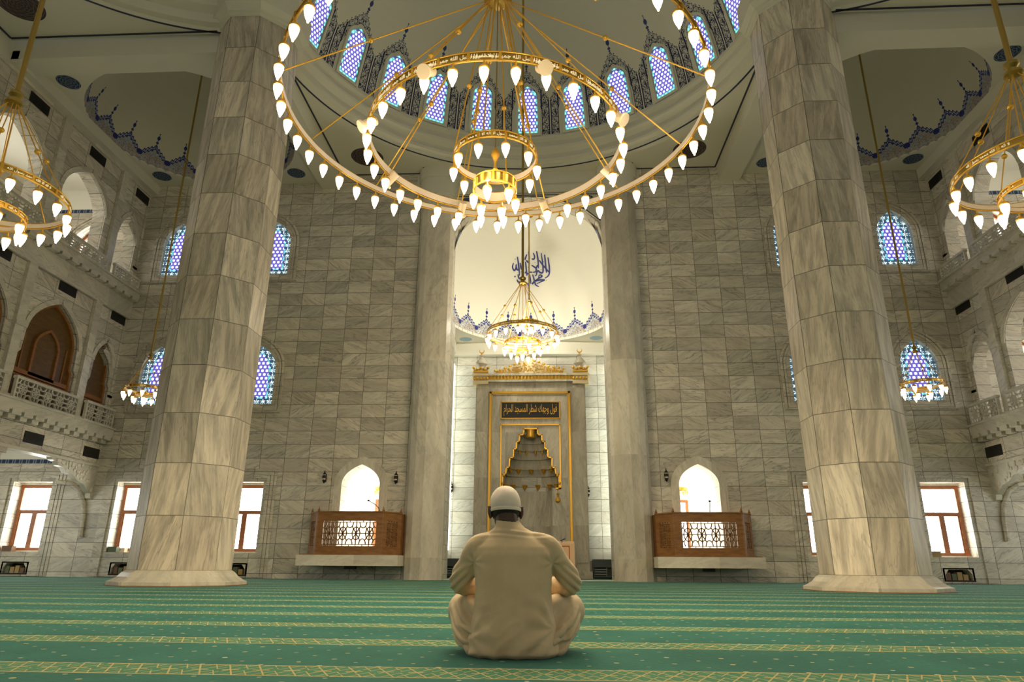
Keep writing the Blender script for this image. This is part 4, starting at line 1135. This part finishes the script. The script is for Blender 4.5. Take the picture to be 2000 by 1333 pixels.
    # pierced balustrades
    for lv, z0, z1 in ((0, 4.40, 4.99), (1, 8.98, 9.44)):
        for i, (y0, y1) in enumerate(((19.03, 20.38), (16.23, 18.68), (13.43, 15.87), (10.63, 13.07), (7.83, 10.27))):
            pos = ('short bay at the end wall', 'first full bay from the end wall', 'second full bay from the end wall', 'third full bay from the end wall', 'fourth full bay from the end wall')[i]
            t = thing('balustrade', 'pierced balustrade, %s %s gallery, %s' % (('middle', 'upper')[lv], w, pos), 'balustrade', (s*(GX-.20), y0, z0))
            L = y1-y0; key = (round(L, 2), lv)
            if key not in LAT:
                m = MB(); star_lattice(m, .06, .05, L-.06, z1-z0-.07, .46 if lv == 0 else .36, .034, .05, lambda a, z: Vector((0, a, z)), (1, 0, 0))
                f = MB(); f.box(-.04, .04, 0, L, 0, .05).box(-.06, .06, -.02, L+.02, z1-z0-.07, z1-z0).box(-.04, .04, 0, .06, .05, z1-z0-.07).box(-.04, .04, L-.06, L, .05, z1-z0-.07)
                LAT[key] = (m.mesh('tracery', MT['light']), f.mesh('balustrade_frame', MT['light']))
            for n_, me in zip(('tracery', 'balustrade_frame'), LAT[key]):
                o = bpy.data.objects.new(n_, me); COL.objects.link(o); o.parent = t
    if s < 0:        # wooden infill of the middle gallery
        for i, (cy, small) in enumerate(((19.68, 1), (17.45, 0), (14.65, 0), (11.85, 0))):
            h = notched(cy, 5.10, .84, 5.75, 1.02, 6.30, 7.0) if small else notched(cy, 5.10, 2.05, 5.75, 2.26, 6.35, 7.42)
            t = thing('wooden_screen', ('narrow brown wooden screen filling the small arch of the left gallery', 'wide brown wooden screen filling the first full arch of the left gallery', 'brown wooden screen in the second full arch of the left gallery', 'brown wooden screen in the third full arch of the left gallery')[i], 'screen', (-GX-.14, cy, 5.1))
            h = [(a-cy, b-5.1) for a, b in h]
            MB().plate([(a*.999, b) for a, b in h], [], -.10, -.04, 'YZ').box(-.10, -.04, h[0][0], h[1][0], -.66, .0).build('panel', MT['wooddark'], t)
            f = MB(); ringplate(f, h, offset_loop(h, -.075), -.06, .03, 'YZ'); f.box(-.06, .03, -.45*(1 if small else 2.3), .45*(1 if small else 2.3), .05, .20); f.build('outer_frame', MT['woodmid'], t)
            if not small:
                k = arch(0, .12, 1.0, .98, 1.55); f = MB(); ringplate(f, k, offset_loop(k, -.08), -.05, .03, 'YZ'); f.build('inner_frame', MT['woodmid'], t)
                MB().plate(offset_loop(k, -.07), [], -.04, -.02, 'YZ').build('inner_panel', MT['wooddark'], t)
                for q in (-.82, .82): MB().box(-.04, -.01, q-.02, q+.02, .1, 1.2).build('batten', MT['woodmid'], t)
# rear wall behind the viewer; its unseen lit windows are added as fill light
struct(MB().box(-18, 18, -6.3, -6.1, 0, 13.6).build('wall_rear', MT['gal']), 'marble wall behind the viewer', 'wall')
for k, x in enumerate((-10.5, -7, -3.5, 0, 3.5, 7, 10.5)):
    for j, z in enumerate((.7, 5.0, 9.4)):
        o = MB().box(x-.7, x+.7, -6.1, -6.06, z, z+2.2).build(nextwin(), MT['pane3'])
        struct(o, 'added fill-light window in the rear wall, row %d, place %d' % (j+1, k+1), 'window')
struct(MB().box(-13.6, 13.6, -6.3, .72, 13.6, 13.7).build('ceiling_rear', MT['plaster']), 'plaster ceiling over the rear of the hall', 'ceiling')
# ------------------------------------------------------------------ chandeliers
_l = MB().lathe([(.001, -.175), (.010, -.172), (.014, -.150), (.024, -.132), (.040, -.085), (.050, -.040), (.050, -.012), (.044, 0), (.001, 0)], (0, 0, 0), 14)
LAMP = _l.mesh('lamp', MT['bulb'], 60)
_c = MB().lathe([(.054, -.006), (.057, .004), (.050, .022), (.030, .040), (.012, .050), (.010, .11), (.001, .112)], (0, 0, 0), 14)
CAP = _c.mesh('lamp_cap', MT['goldp'], 50)
BALL = MB().sphere((0, 0, 0), .036, 10).mesh('cable_ball', MT['goldp'], 60)
def wrap_text(t, size, R, z, a, mat, parent, nm='inscription'):
    me = text_mesh(t, size, .003, 1); xs = [v.co.x for v in me.vertices]; ys = [v.co.y for v in me.vertices]
    xc, yc = (max(xs)+min(xs))/2, (max(ys)+min(ys))/2
    for v in me.vertices:
        x, y, d = v.co; th = a+(x-xc)/R; r = R+.002+d
        v.co = (r*cos(th), r*sin(th), z+y-yc)
    return mesh_obj(nm, me, MT[mat], parent)
def chandelier(name, label, loc, rings, rod_top, hubr=.10, group=None, spots=0, boss=False, off=0.):
    """rings: (radius, z below hub, lamps, band height, cables, script, lamp scale, first lamp angle)"""
    t = thing(name, label, 'chandelier', loc, 0, group)
    MB().tube([(0, 0, .02), (0, 0, rod_top)], .034 if hubr > .09 else .026, 10).build('rod', MT['brass'], t, 60)
    MB().lathe([(.034, rod_top), (.12, rod_top), (.15, rod_top-.03), (.11, rod_top-.08), (.03, rod_top-.13)], (0, 0, 0), 16).build('canopy', MT['brass'], t, 40)
    k = hubr/.10
    MB().lathe([(.001, -.10*k), (.06*k, -.10*k), (.11*k, -.06*k), (.11*k, -.03*k), (.05*k, .0), (.05*k, .03*k), (.085*k, .07*k), (.085*k, .11*k), (.04*k, .15*k), (.001, .16*k)], (0, 0, 0), 18).build('hub', MT['brass'], t, 40)
    for (R, z, n, bh, nc, script, ls, a0) in rings:
        b = MB().lathe([(R-.012, z), (R, z), (R, z+bh), (R-.012, z+bh), (R-.012, z)], (0, 0, 0), 96)
        b.build('ring_band', MT['gold'], t, 40)
        MB().lathe([(R-.016, z+.006), (R-.0135, z+.006), (R-.0135, z+bh-.006), (R-.016, z+bh-.006), (R-.016, z+.006)], (0, 0, 0), 96).build('ring_lining', MT['pink'], t, 40)
        e = MB()
        for zz in (z, z+bh): e.tube([(R*cos(2*pi*q/96), R*sin(2*pi*q/96), zz) for q in range(96)], .011, 6, True)
        if script:
            nr = max(1, int(2*pi*R/(script[1]*1.06)))
            for q in range(nr):
                wrap_text(arabic(script[0]), bh*.62, R, z+bh/2, 2*pi*(q+.5)/nr-pi/2, 'script', t)
        if bh > .05:
            nb = max(12, int(2*pi*R/.16)); br = e  # upright gold bars modelled in place of lamp reflections on the polished band
            for q in range(nb):
                if q % 2 == 0 or R < .6:
                    a = 2*pi*q/nb; br.bar((R*cos(a)*1.003, R*sin(a)*1.003, z), (R*cos(a)*1.003, R*sin(a)*1.003, z+bh), .030, .02, (cos(a), sin(a), 0))
        e.build('ring_edges_glints', MT['goldp'], t, 60)
        for q in range(n):
            a = a0+2*pi*q/n
            o = bpy.data.objects.new('lamp', LAMP); COL.objects.link(o); o.parent = t; o.location = (R*cos(a), R*sin(a), z-.11*ls); o.scale = (ls, ls, ls)
            c = bpy.data.objects.new('lamp_cap', CAP); COL.objects.link(c); c.parent = o
        for q in range(nc):
            a = a0+2*pi*(q+.5)/nc+off; p = Vector((.07*k*cos(a), .07*k*sin(a), -.08*k)); e = Vector((R*cos(a), R*sin(a), z+bh))
            cb = MB().tube([p, e], .0095 if hubr > .12 else .0075, 5).build('cable', MT['goldp'], t)
            o = bpy.data.objects.new('cable_ball', BALL); COL.objects.link(o); o.parent = cb; o.location = p.lerp(e, .60 if q % 2 else .52); sc = 1. if hubr > .08 else .7; o.scale = (sc,)*3
        # the lamps' light
        nl = max(2, min(8, n//5))
        if name != 'corner_chandelier' and (R > .29 or boss): LIGHTS.append((t, R, z, nl, n*ls))
    if spots:
        R, z = rings[1][0], rings[1][1]
        for q in range(spots):
            a = -pi/2+2*pi*(q+.5)/spots
            s = MB().lathe([(.001, .10), (.05, .10), (.055, .09), (.055, -.08), (.078, -.085), (.082, -.10), (.078, -.115), (.001, -.115)], (0, 0, 0), 18)
            s.xf(Matrix.Translation((R*cos(a), R*sin(a), z-.02)) @ Matrix.Rotation(a, 4, 'Z') @ Matrix.Rotation(rad(-52), 4, 'Y'))
            s.build('spotlight', MT['cream'], t, 40)
    if boss:
        z3, z4 = rings[2][1], rings[3][1]
        MB().tube([(0, 0, -.08), (0, 0, z4+.28)], .008, 6).build('centre_rod', MT['brass'], t)
        MB().lathe([(.001, z4+.62), (.02, z4+.60), (.05, z4+.55), (.055, z4+.50), (.03, z4+.46), (.015, z4+.40), (.02, z4+.33), (.035, z4+.30), (.02, z4+.27), (.05, z4+.22), (.05, z4+.19), (.02, z4+.16), (.001, z4+.15)], (0, 0, 0), 14).build('finial', MT['goldp'], t, 50)
        m = MB()
        for q in range(6):
            a = q*pi/3; m.tube([(.02*cos(a), .02*sin(a), z4+.2), (.12*cos(a), .12*sin(a), z4+.22), (.22*cos(a), .22*sin(a), z4+.16), (.24*cos(a), .24*sin(a), z4+.10)], .006, 5)
        m.build('scroll_arms', MT['goldp'], t, 60)
    return t
LIGHTS = []
S1, S2 = ('واعتصموا بحبل الله جميعا ولا تفرقوا', .60), ('لا اله الا الله محمد رسول الله', .95)
chandelier('grand_chandelier', 'huge four-ringed gold chandelier filling the top of the hall', (0, CY, 7.72),
    [(2.59, -1.95, 48, .085, 12, None, 1.05, rad(90+3.75)), (1.55, -2.42, 30, .105, 8, S1, 1.0, rad(90)), (.51, -2.60, 10, .085, 6, ('لا اله الا الله محمد رسول الله', .50), .95, rad(90+18)), (.255, -3.02, 6, .13, 0, None, .95, rad(75))], 14.8, .17, None, 8, True)
SMALL = [(.89, -1.45, 18, .075, 8, ('لا اله الا الله محمد رسول الله', .62), .95, rad(5)), (.455, -1.72, 9, .065, 0, ('محمد رسول الله', .42), .95, rad(12)), (.16, -1.92, 3, .05, 3, None, .9, rad(30))]
chandelier('hanging_chandelier', 'two-ringed gold chandelier hanging in front of the apse', (0, 16.2, 7.38), SMALL, 12.3, .10)
chandelier('hanging_chandelier', 'two-ringed gold chandelier cut by the left edge of the photo', (-6.45, 7.25, 6.27), SMALL, 13.5, .10, off=.2)
chandelier('hanging_chandelier', 'two-ringed gold chandelier cut by the right edge of the photo', (6.40, 7.25, 6.27), SMALL, 13.5, .10, off=.2)
CORN = [(.50, -.93, 10, .06, 5, ('لا اله الا الله', .42), .95, rad(8)), (.2, -1.06, 4, .05, 0, None, .9, rad(30))]
chandelier('corner_chandelier', 'small gold ring chandelier half hidden behind the left column', (-10.05, 17.0, 5.68), CORN, 9.9, .07)
chandelier('corner_chandelier', 'small gold ring chandelier in front of the stained window right of the right column', (9.95, 17.0, 5.68), CORN, 9.9, .07)
chandelier('apse_chandelier', 'small gold chandelier hanging inside the apse behind the front one', (0, 22.2, 9.2), [(.30, -.80, 8, .06, 4, None, .9, 0.), (.14, -.97, 4, .05, 0, None, .85, .3)], 3.4, .06)
# ------------------------------------------------------------------ the seated man
from mathutils import noise as NZ
def cloth(name, c0, c1, sc=1.):
    M = Mat(name, .85, 0, .15); o = M.obj()
    n = M.noise(M.vec(o[0]*9*sc, o[1]*9*sc, o[2]*9*sc), 1., 3); w = M.noise(M.vec(o[0]*300, o[1]*300, o[2]*300), 1., 1)
    M.color(M.mix(n.step(.3, .7), c0, c1)); M.bump(w, .12, .002)
    M.b.inputs['Sheen Weight'].default_value = .15
    return M.m
MT['cloth'] = cloth('beige_cotton', (.58, .44, .27), (.65, .50, .315))
MT['trouser'] = cloth('beige_cotton_trousers', (.55, .42, .265), (.61, .475, .30))
M = Mat('white_knit_cap', .8, 0, .2); o = M.obj()
a = ((o[0]*55).sn()*(o[2]*70+o[1]*20).sn()); b = M.noise(M.vec(o[0]*30, o[1]*30, o[2]*30), 1., 2)
M.color(M.mix((a*.5+.5)*.5, (.70, .61, .50), (.78, .69, .58))); M.bump(a*.5+b, .5, .003); MT['cap'] = M.m
M = Mat('dark_skin', .5, 0, .4); o = M.obj(); M.color(M.mix(M.noise(M.vec(o[0]*14, o[1]*14, o[2]*14), 1., 3), (.040, .018, .010), (.075, .035, .019))); MT['skin'] = M.m
MT['hair'] = plain('short_black_hair', (.006, .005, .004), .8)
MT['eyew'] = plain('eye_white', (.75, .72, .66), .25); MT['iris'] = plain('iris_brown', (.012, .006, .003), .2)
def cap_chain(m, P, R, n=16, sub=4):
    """smooth tapered limb with round ends"""
    Q, S = [], []
    for i in range(len(P)-1):
        p0, p1, p2, p3 = [Vector(P[j]) for j in (max(0, i-1), i, i+1, min(len(P)-1, i+2))]
        for k in range(sub):
            t = k/sub
            Q.append(.5*(2*p1+(p2-p0)*t+(2*p0-5*p1+4*p2-p3)*t*t+(3*p1-p0-3*p2+p3)*t**3)); S.append(R[i]+(R[i+1]-R[i])*t)
    Q.append(Vector(P[-1])); S.append(R[-1])
    m.tube(Q, S, n); m.sphere(Q[0], S[0], n); m.sphere(Q[-1], S[-1], n); return m
def loft(m, rings, n=40):
    vs, fs = [], []
    for z, cx, cy, rx, ry, e in rings:
        for k in range(n):
            t = 2*pi*k/n; c, s = cos(t), sin(t)
            vs.append((cx+rx*(abs(c)**e)*(1 if c >= 0 else -1), cy+ry*(abs(s)**e)*(1 if s >= 0 else -1), z))
    for i in range(len(rings)-1):
        for k in range(n): fs.append((i*n+k, i*n+(k+1) % n, (i+1)*n+(k+1) % n, (i+1)*n+k))
    fs += [tuple(range(n))[::-1], tuple((len(rings)-1)*n+k for k in range(n))]
    return m.add(vs, fs)
def fuse(mb, name, mat, voxel, smooth, disp=None, parent=None):
    """melt overlapping closed shapes into one continuous skin"""
    me = mb.mesh(name); o = bpy.data.objects.new(name, me); COL.objects.link(o)
    r = o.modifiers.new('r', 'REMESH'); r.mode = 'VOXEL'; r.voxel_size = voxel
    s = o.modifiers.new('s', 'SMOOTH'); s.iterations = smooth; s.factor = .5
    dg = bpy.context.evaluated_depsgraph_get(); nm = bpy.data.meshes.new_from_object(o.evaluated_get(dg))
    bpy.data.objects.remove(o); bpy.data.meshes.remove(me)
    if disp:
        N = [v.normal.copy() for v in nm.vertices]
        for v, n in zip(nm.vertices, N): v.co += n*disp(v.co, n)
    nm.shade_smooth(); nm.name = name; nm.materials.clear(); nm.materials.append(mat)
    q = bpy.data.objects.new(name, nm); COL.objects.link(q)
    if parent: q.parent = parent
    return q
PX, PY = .43, 3.615
HM = Matrix.Translation((-.048, .055, .708)) @ Matrix.Rotation(rad(9), 4, 'Z') @ Matrix.Rotation(rad(-17), 4, 'X')
def hl(x, y, z): return tuple(HM @ Vector((x, y, z)))
b = MB()
hd = MB()
hd.sphere((0, 0, 0), 1, 28, (.073, .092, .098)); hd.sphere((0, .035, -.055), 1, 20, (.057, .055, .06)); hd.sphere((0, .072, -.095), 1, 14, (.027, .022, .02))
hd.tube([(0, .086, .012), (0, .094, -.010), (0, .102, -.030), (0, .088, -.038)], [.007, .009, .012, .009], 10); hd.sphere((.011, .091, -.034), .008, 8); hd.sphere((-.011, .091, -.034), .008, 8)
for s in (-1, 1):
    hd.sphere((s*.030, .074, .021), 1, 12, (.025, .013, .008)); hd.sphere((s*.038, .056, -.030), 1, 12, (.025, .023, .024)); hd.sphere((s*.031, .0735, .010), 1, 12, (.0145, .0125, .008))
    hd.sphere((s*.080, -.004, -.030), 1, 14, (.011, .022, .036)); hd.sphere((s*.088, -.010, -.024), 1, 12, (.007, .015, .027))
    hd.tube([(s*.087, -.020, -.006), (s*.089, -.004, .002), (s*.087, .010, -.008)], .006, 8)
hd.tube([(-.026, .078, -.066), (0, .089, -.063), (.026, .078, -.066)], [.006, .011, .006], 8); hd.tube([(-.023, .077, -.075), (0, .087, -.076), (.023, .077, -.075)], [.005, .009, .005], 8)
hd.xf(HM); b.v += []; off = len(b.v); b.add(hd.v, hd.f)
cap_chain(b, [hl(0, -.025, -.045), (-.03, .01, .62), (-.015, .0, .55)], [.056, .055, .075])
loft(b, [(.03, 0, 0, .15, .11, .9), (.15, 0, 0, .15, .11, .9), (.30, 0, .0, .145, .10, .9), (.45, 0, .0, .16, .10, .9), (.54, -.005, 0, .14, .08, .9), (.58, -.01, 0, .07, .06, 1)])
def hand(m, w, d, up, s):
    """palm, four curled fingers of different lengths and a thumb from the palm's side"""
    w, d, up = Vector(w), Vector(d).normalized(), Vector(up).normalized(); x = d.cross(up).normalized()*s; up = x.cross(d)*s
    c = w+d*.045
    for k in range(-3, 4): m.tube([w+x*k*.0085*.8, w+d*.05+x*k*.0105, w+d*.09+x*k*.0112], [.013, .0145, .012], 8)
    m.sphere(c, .03, 12, (1, 1, .9))
    for k, (L, o) in enumerate(((.066, -.030), (.075, -.010), (.071, .011), (.055, .030))):
        p = w+d*.088+x*o; pts = [p]; a = rad(18)
        for j, f in enumerate((.45, .31, .24)):
            p = p+(d*cos(a)-up*sin(a))*L*f; pts.append(p); a += rad(34)
        m.tube(pts, [.0096, .009, .0082, .0068], 9); m.sphere(pts[0], .0098, 8); m.sphere(pts[-1], .0068, 8)
        for q in pts[1:-1]: m.sphere(q, .0088, 8)
    p = w+d*.022-x*.026; q = p+(d*.55-x*.75-up*.1).normalized()*.036; r = q+(d*.85-x*.3-up*.3).normalized()*.028; e = r+(d*.95-up*.35).normalized()*.022
    m.tube([p, q, r, e], [.014, .0115, .010, .007], 9); m.sphere(e, .007, 8); m.sphere(q, .0112, 8); m.sphere(r, .0098, 8)
WR = {-1: (-.105, .355, .285), 1: (.125, .350, .290)}; EL = {-1: (-.272, .075, .340), 1: (.283, .085, .338)}; SH = {-1: (-.176, -.005, .498), 1: (.166, -.005, .500)}
for s in (-1, 1):
    cap_chain(b, [SH[s], tuple((Vector(SH[s])+Vector(EL[s]))/2+Vector((s*.012, 0, 0))), EL[s], tuple(Vector(EL[s]).lerp(Vector(WR[s]), .55)), WR[s]], [.045, .042, .036, .036, .026])
    cap_chain(b, [(s*.10, .0, .10), (s*.20, .13, .17), (s*.285, .245, .195), (s*.15, .33, .12), (-s*.01, .37, .07)], [.075, .07, .05, .045, .035])
    # bare foot tucked under the other shin
    cap_chain(b, [(-s*.01, .37, .065), (-s*.08, .385, .05), (-s*.155, .40+.02*s, .035)], [.034, .033, .026])
    hand(b, WR[s], (-s*.75, .62, -.28), (0, .35, .95), s)
body = fuse(b, 'person', MT['skin'], .0042, 3)
body.location = (PX, PY, 0)
tag(body, 'man in beige tunic and white cap sitting cross-legged on the carpet, seen from behind', 'person')
# tunic: torso, standing collar and sleeves as one cloth
t = MB()
loft(t, [(.004, .0, .02, .205, .185, .75), (.02, .0, .015, .228, .20, .75), (.06, .0, .005, .226, .195, .78), (.12, .0, -.005, .212, .180, .80), (.20, .0, -.012, .196, .160, .82), (.30, .0, -.010, .190, .148, .84), (.40, .0, -.006, .198, .140, .84), (.47, -.002, -.002, .212, .132, .84),
         (.505, -.004, .0, .205, .120, .88), (.535, -.006, .004, .175, .105, .94), (.562, -.010, .008, .138, .095, 1), (.585, -.016, .010, .105, .084, 1), (.602, -.022, .012, .078, .073, 1), (.620, -.028, .018, .066, .068, 1), (.634, -.033, .023, .061, .064, 1), (.641, -.035, .026, .058, .061, 1)])
for s in (-1, 1):
    e = Vector(EL[s]); sh = Vector(SH[s]); w = Vector(WR[s])
    cap_chain(t, [(s*.10, 0, .520), tuple(sh+Vector((s*.005, 0, .0))), tuple(sh.lerp(e, .45)+Vector((s*.008, -.006, .002))), tuple(e+Vector((s*.004, -.004, -.006))), tuple(e.lerp(w, .5)), tuple(e.lerp(w, .90))], [.064, .066, .058, .056, .049, .042], 18, 6)
def fold(p, n):
    x, y, z = p; d = 0.
    back = max(0., -n.y)
    r = 1-abs(NZ.noise((x*5+z*7, y*3, z*11-x*9)))*2.2
    low = max(0., min(1., (.30-z)/.22))
    d += .0070*low*(r-.4)
    # pulls fanning from the right hip
    hx, hz = .205, .135; a = atan2(z-hz, x-hx); q = hypot(x-hx, z-hz)
    d += .0075*sin(a*9+1.2+2.5*NZ.noise((x*7, y*7, z*7)))*math.exp(-((q-.10)/.075)**2)*(x > .0)*back
    hx = -.205; a = atan2(z-.10, x-hx); q = hypot(x-hx, z-.10)
    d += .0050*sin(a*8+2.5*NZ.noise((x*7, y*7, z*7)))*math.exp(-((q-.09)/.06)**2)*(x < 0)*back
    for s in (-1, 1):                              # under the arms and across the yoke
        q = hypot(x-s*.195, z-.43); a = atan2(z-.43, x-s*.195)
        d += .0042*sin(a*6+s+2*NZ.noise((x*8, y*8, z*8)))*math.exp(-(q/.065)**2)
        q = hypot(x-s*.29, z-.345); d += .0045*sin((x*s+z*1.2)*120)*math.exp(-((q-.03)/.05)**2)
    d += .0040*sin(z*230+sin(x*16)*1.6)*math.exp(-((z-.575)/.022)**2)*back
    d += .0035*NZ.noise((x*9, y*9, z*4))
    return d
_t0 = len(t.v)
tun = fuse(t, 'tunic', MT['cloth'], .0062, 5, fold, body)
tr = MB()
for s in (-1, 1):
    cap_chain(tr, [(s*.105, -.01, .105), (s*.20, .11, .165), (s*.272, .235, .198), (s*.258, .285, .165), (s*.13, .33, .105), (s*.02, .36, .075)], [.108, .104, .088, .085, .074, .056], 20, 6)
    cap_chain(tr, [(s*.15, -.03, .075), (s*.215, .06, .105), (s*.245, .16, .13)], [.078, .080, .07], 16, 5)
    A = [Vector((s*.135, -.05, .06)), Vector((s*.205, .05, .10)), Vector((s*.262, .19, .165)), Vector((s*.275, .25, .19))]
    for f, rr in ((-35, .015), (-4, .012), (24, .016), (52, .012), (78, .014)):
        u = Vector((s*.72, -.70, 0)); w = Vector((0, 0, 1)); wob = [.070, .088, .086, .082]
        cap_chain(tr, [tuple(a+(u*cos(rad(f+(9, -3, 4, 12)[k]))+w*sin(rad(f+(9, -3, 4, 12)[k])))*wob[k]) for k, a in enumerate(A)], [rr, rr*1.15, rr, rr*.5], 10, 5)
loft(tr, [(.005, 0, .03, .20, .19, .8), (.10, 0, .03, .19, .16, .8), (.20, 0, .03, .16, .13, .9)])
def fold2(p, n):
    x, y, z = p
    a = (abs(x)*.8-z*1.1+y*.25)*62+3*NZ.noise((x*6, y*6, z*6)); q = math.exp(-((abs(x)-.225)/.06)**2)
    return .0130*sin(a)*q*max(0., 1-max(0, y-.02)/.26)+.005*NZ.noise((x*10, y*10, z*10))
fuse(tr, 'trousers', MT['trouser'], .0065, 5, fold2, body)
# knit cap, hairline, eyes
c = MB(); prof = []
for k in range(13):
    a = rad(-24+114*k/12); prof.append((max(.0, cos(a))**.9 if k < 12 else .001, sin(a)))
prof = [(max(.001, r), z) for r, z in prof]
c.lathe(prof+[], (0, 0, 0), 40); c.v = [(x*.081, y*.101-.003, z*.100+.018-.0*y) for x, y, z in c.v]
n0 = len(c.v); c.lathe([(.93, -.46), (.985, -.50), (1.02, -.40), (1.0, -.30)], (0, 0, 0), 40)
c.v[n0:] = [(x*.081, y*.101-.003, z*.09+.018) for x, y, z in c.v[n0:]]
c.v = [(x, y, z-.22*max(0., -y)+.80*max(0., y+.015)*max(0., min(1., (.085-z)/.10))) for x, y, z in c.v]
c.xf(HM); c.build('prayer_cap', MT['cap'], body, 60)
h = MB(); h.lathe([(.80, -.66), (.94, -.5), (.985, -.38), (1.0, -.1)], (0, 0, 0), 40, rad(175), rad(365)); h.v = [(x*.0755*(1 if True else 1), y*.0945, z*.095) for x, y, z in h.v]; h.xf(HM); h.build('hair', MT['hair'], body, 60)
for s in (-1, 1):
    m = MB().sphere((s*.031, .0715, .003), .0115, 12).xf(HM).build('eye', MT['eyew'], body, 60)
    MB().sphere((s*.031, .0800, .000), .0050, 10).xf(HM).build('iris', MT['iris'], m, 60)
LAMPW, EXPO = 22.0, 0.05
# ------------------------------------------------------------------ light: the lamps' own light, daylight through the windows
def spot(loc, w, col, r=.06, nm='lamp_light'):
    l = bpy.data.lights.new(nm, 'SPOT'); l.energy = w; l.color = col; l.shadow_soft_size = r; l.spot_size = rad(176); l.spot_blend = .55
    o = bpy.data.objects.new(nm, l); COL.objects.link(o); o.location = loc; return o
def point(loc, w, col, r=.05, nm='lamp_light'):
    l = bpy.data.lights.new(nm, 'POINT'); l.energy = w; l.color = col; l.shadow_soft_size = r
    o = bpy.data.objects.new(nm, l); COL.objects.link(o); o.location = loc; return o
bpy.context.view_layer.update()
for t, R, z, nl, n in LIGHTS:
    for q in range(nl):
        a = 2*pi*(q+.37)/nl; p = t.matrix_world.translation
        k = .32 if abs(p.x) > 1 else (.55 if 10 < p.y < 20 else 1.)
        if abs(p.x) < 1 and p.y < 10: point((p.x+R*cos(a), p.y+R*sin(a), p.z+z-.34), .10*LAMPW*n/nl, (1., .84, .58))
        (point if p.y > 15.5 and abs(p.x) < 1 else spot)((p.x+R*cos(a), p.y+R*sin(a), p.z+z+(.25 if p.y > 21 else -.36)), LAMPW*(k if p.y < 21 else 1.5)*n/nl, (1., .82, .54) if p.y < 21 else (1., .93, .76))
w = bpy.data.worlds.new('world'); SC.world = w; w.use_nodes = True
bg = w.node_tree.nodes['Background']; bg.inputs[0].default_value = (.75, .85, 1, 1); bg.inputs[1].default_value = .25
vs = SC.view_settings; SC.display_settings.display_device = 'sRGB'; vs.view_transform = 'Standard'; vs.look = 'None'; vs.gamma = 1; vs.use_curve_mapping = False; vs.exposure = EXPO
cy = SC.cycles; cy.use_denoising = True; cy.max_bounces = 6; cy.diffuse_bounces = 4; cy.glossy_bounces = 3; cy.transmission_bounces = 2; cy.use_adaptive_sampling = True; cy.adaptive_threshold = .02
cy.sample_clamp_indirect = 4.; cy.sample_clamp_direct = 0.; cy.use_light_tree = True; cy.caustics_reflective = False; cy.caustics_refractive = False
try: cy.denoiser = 'OPENIMAGEDENOISE'
except Exception: pass
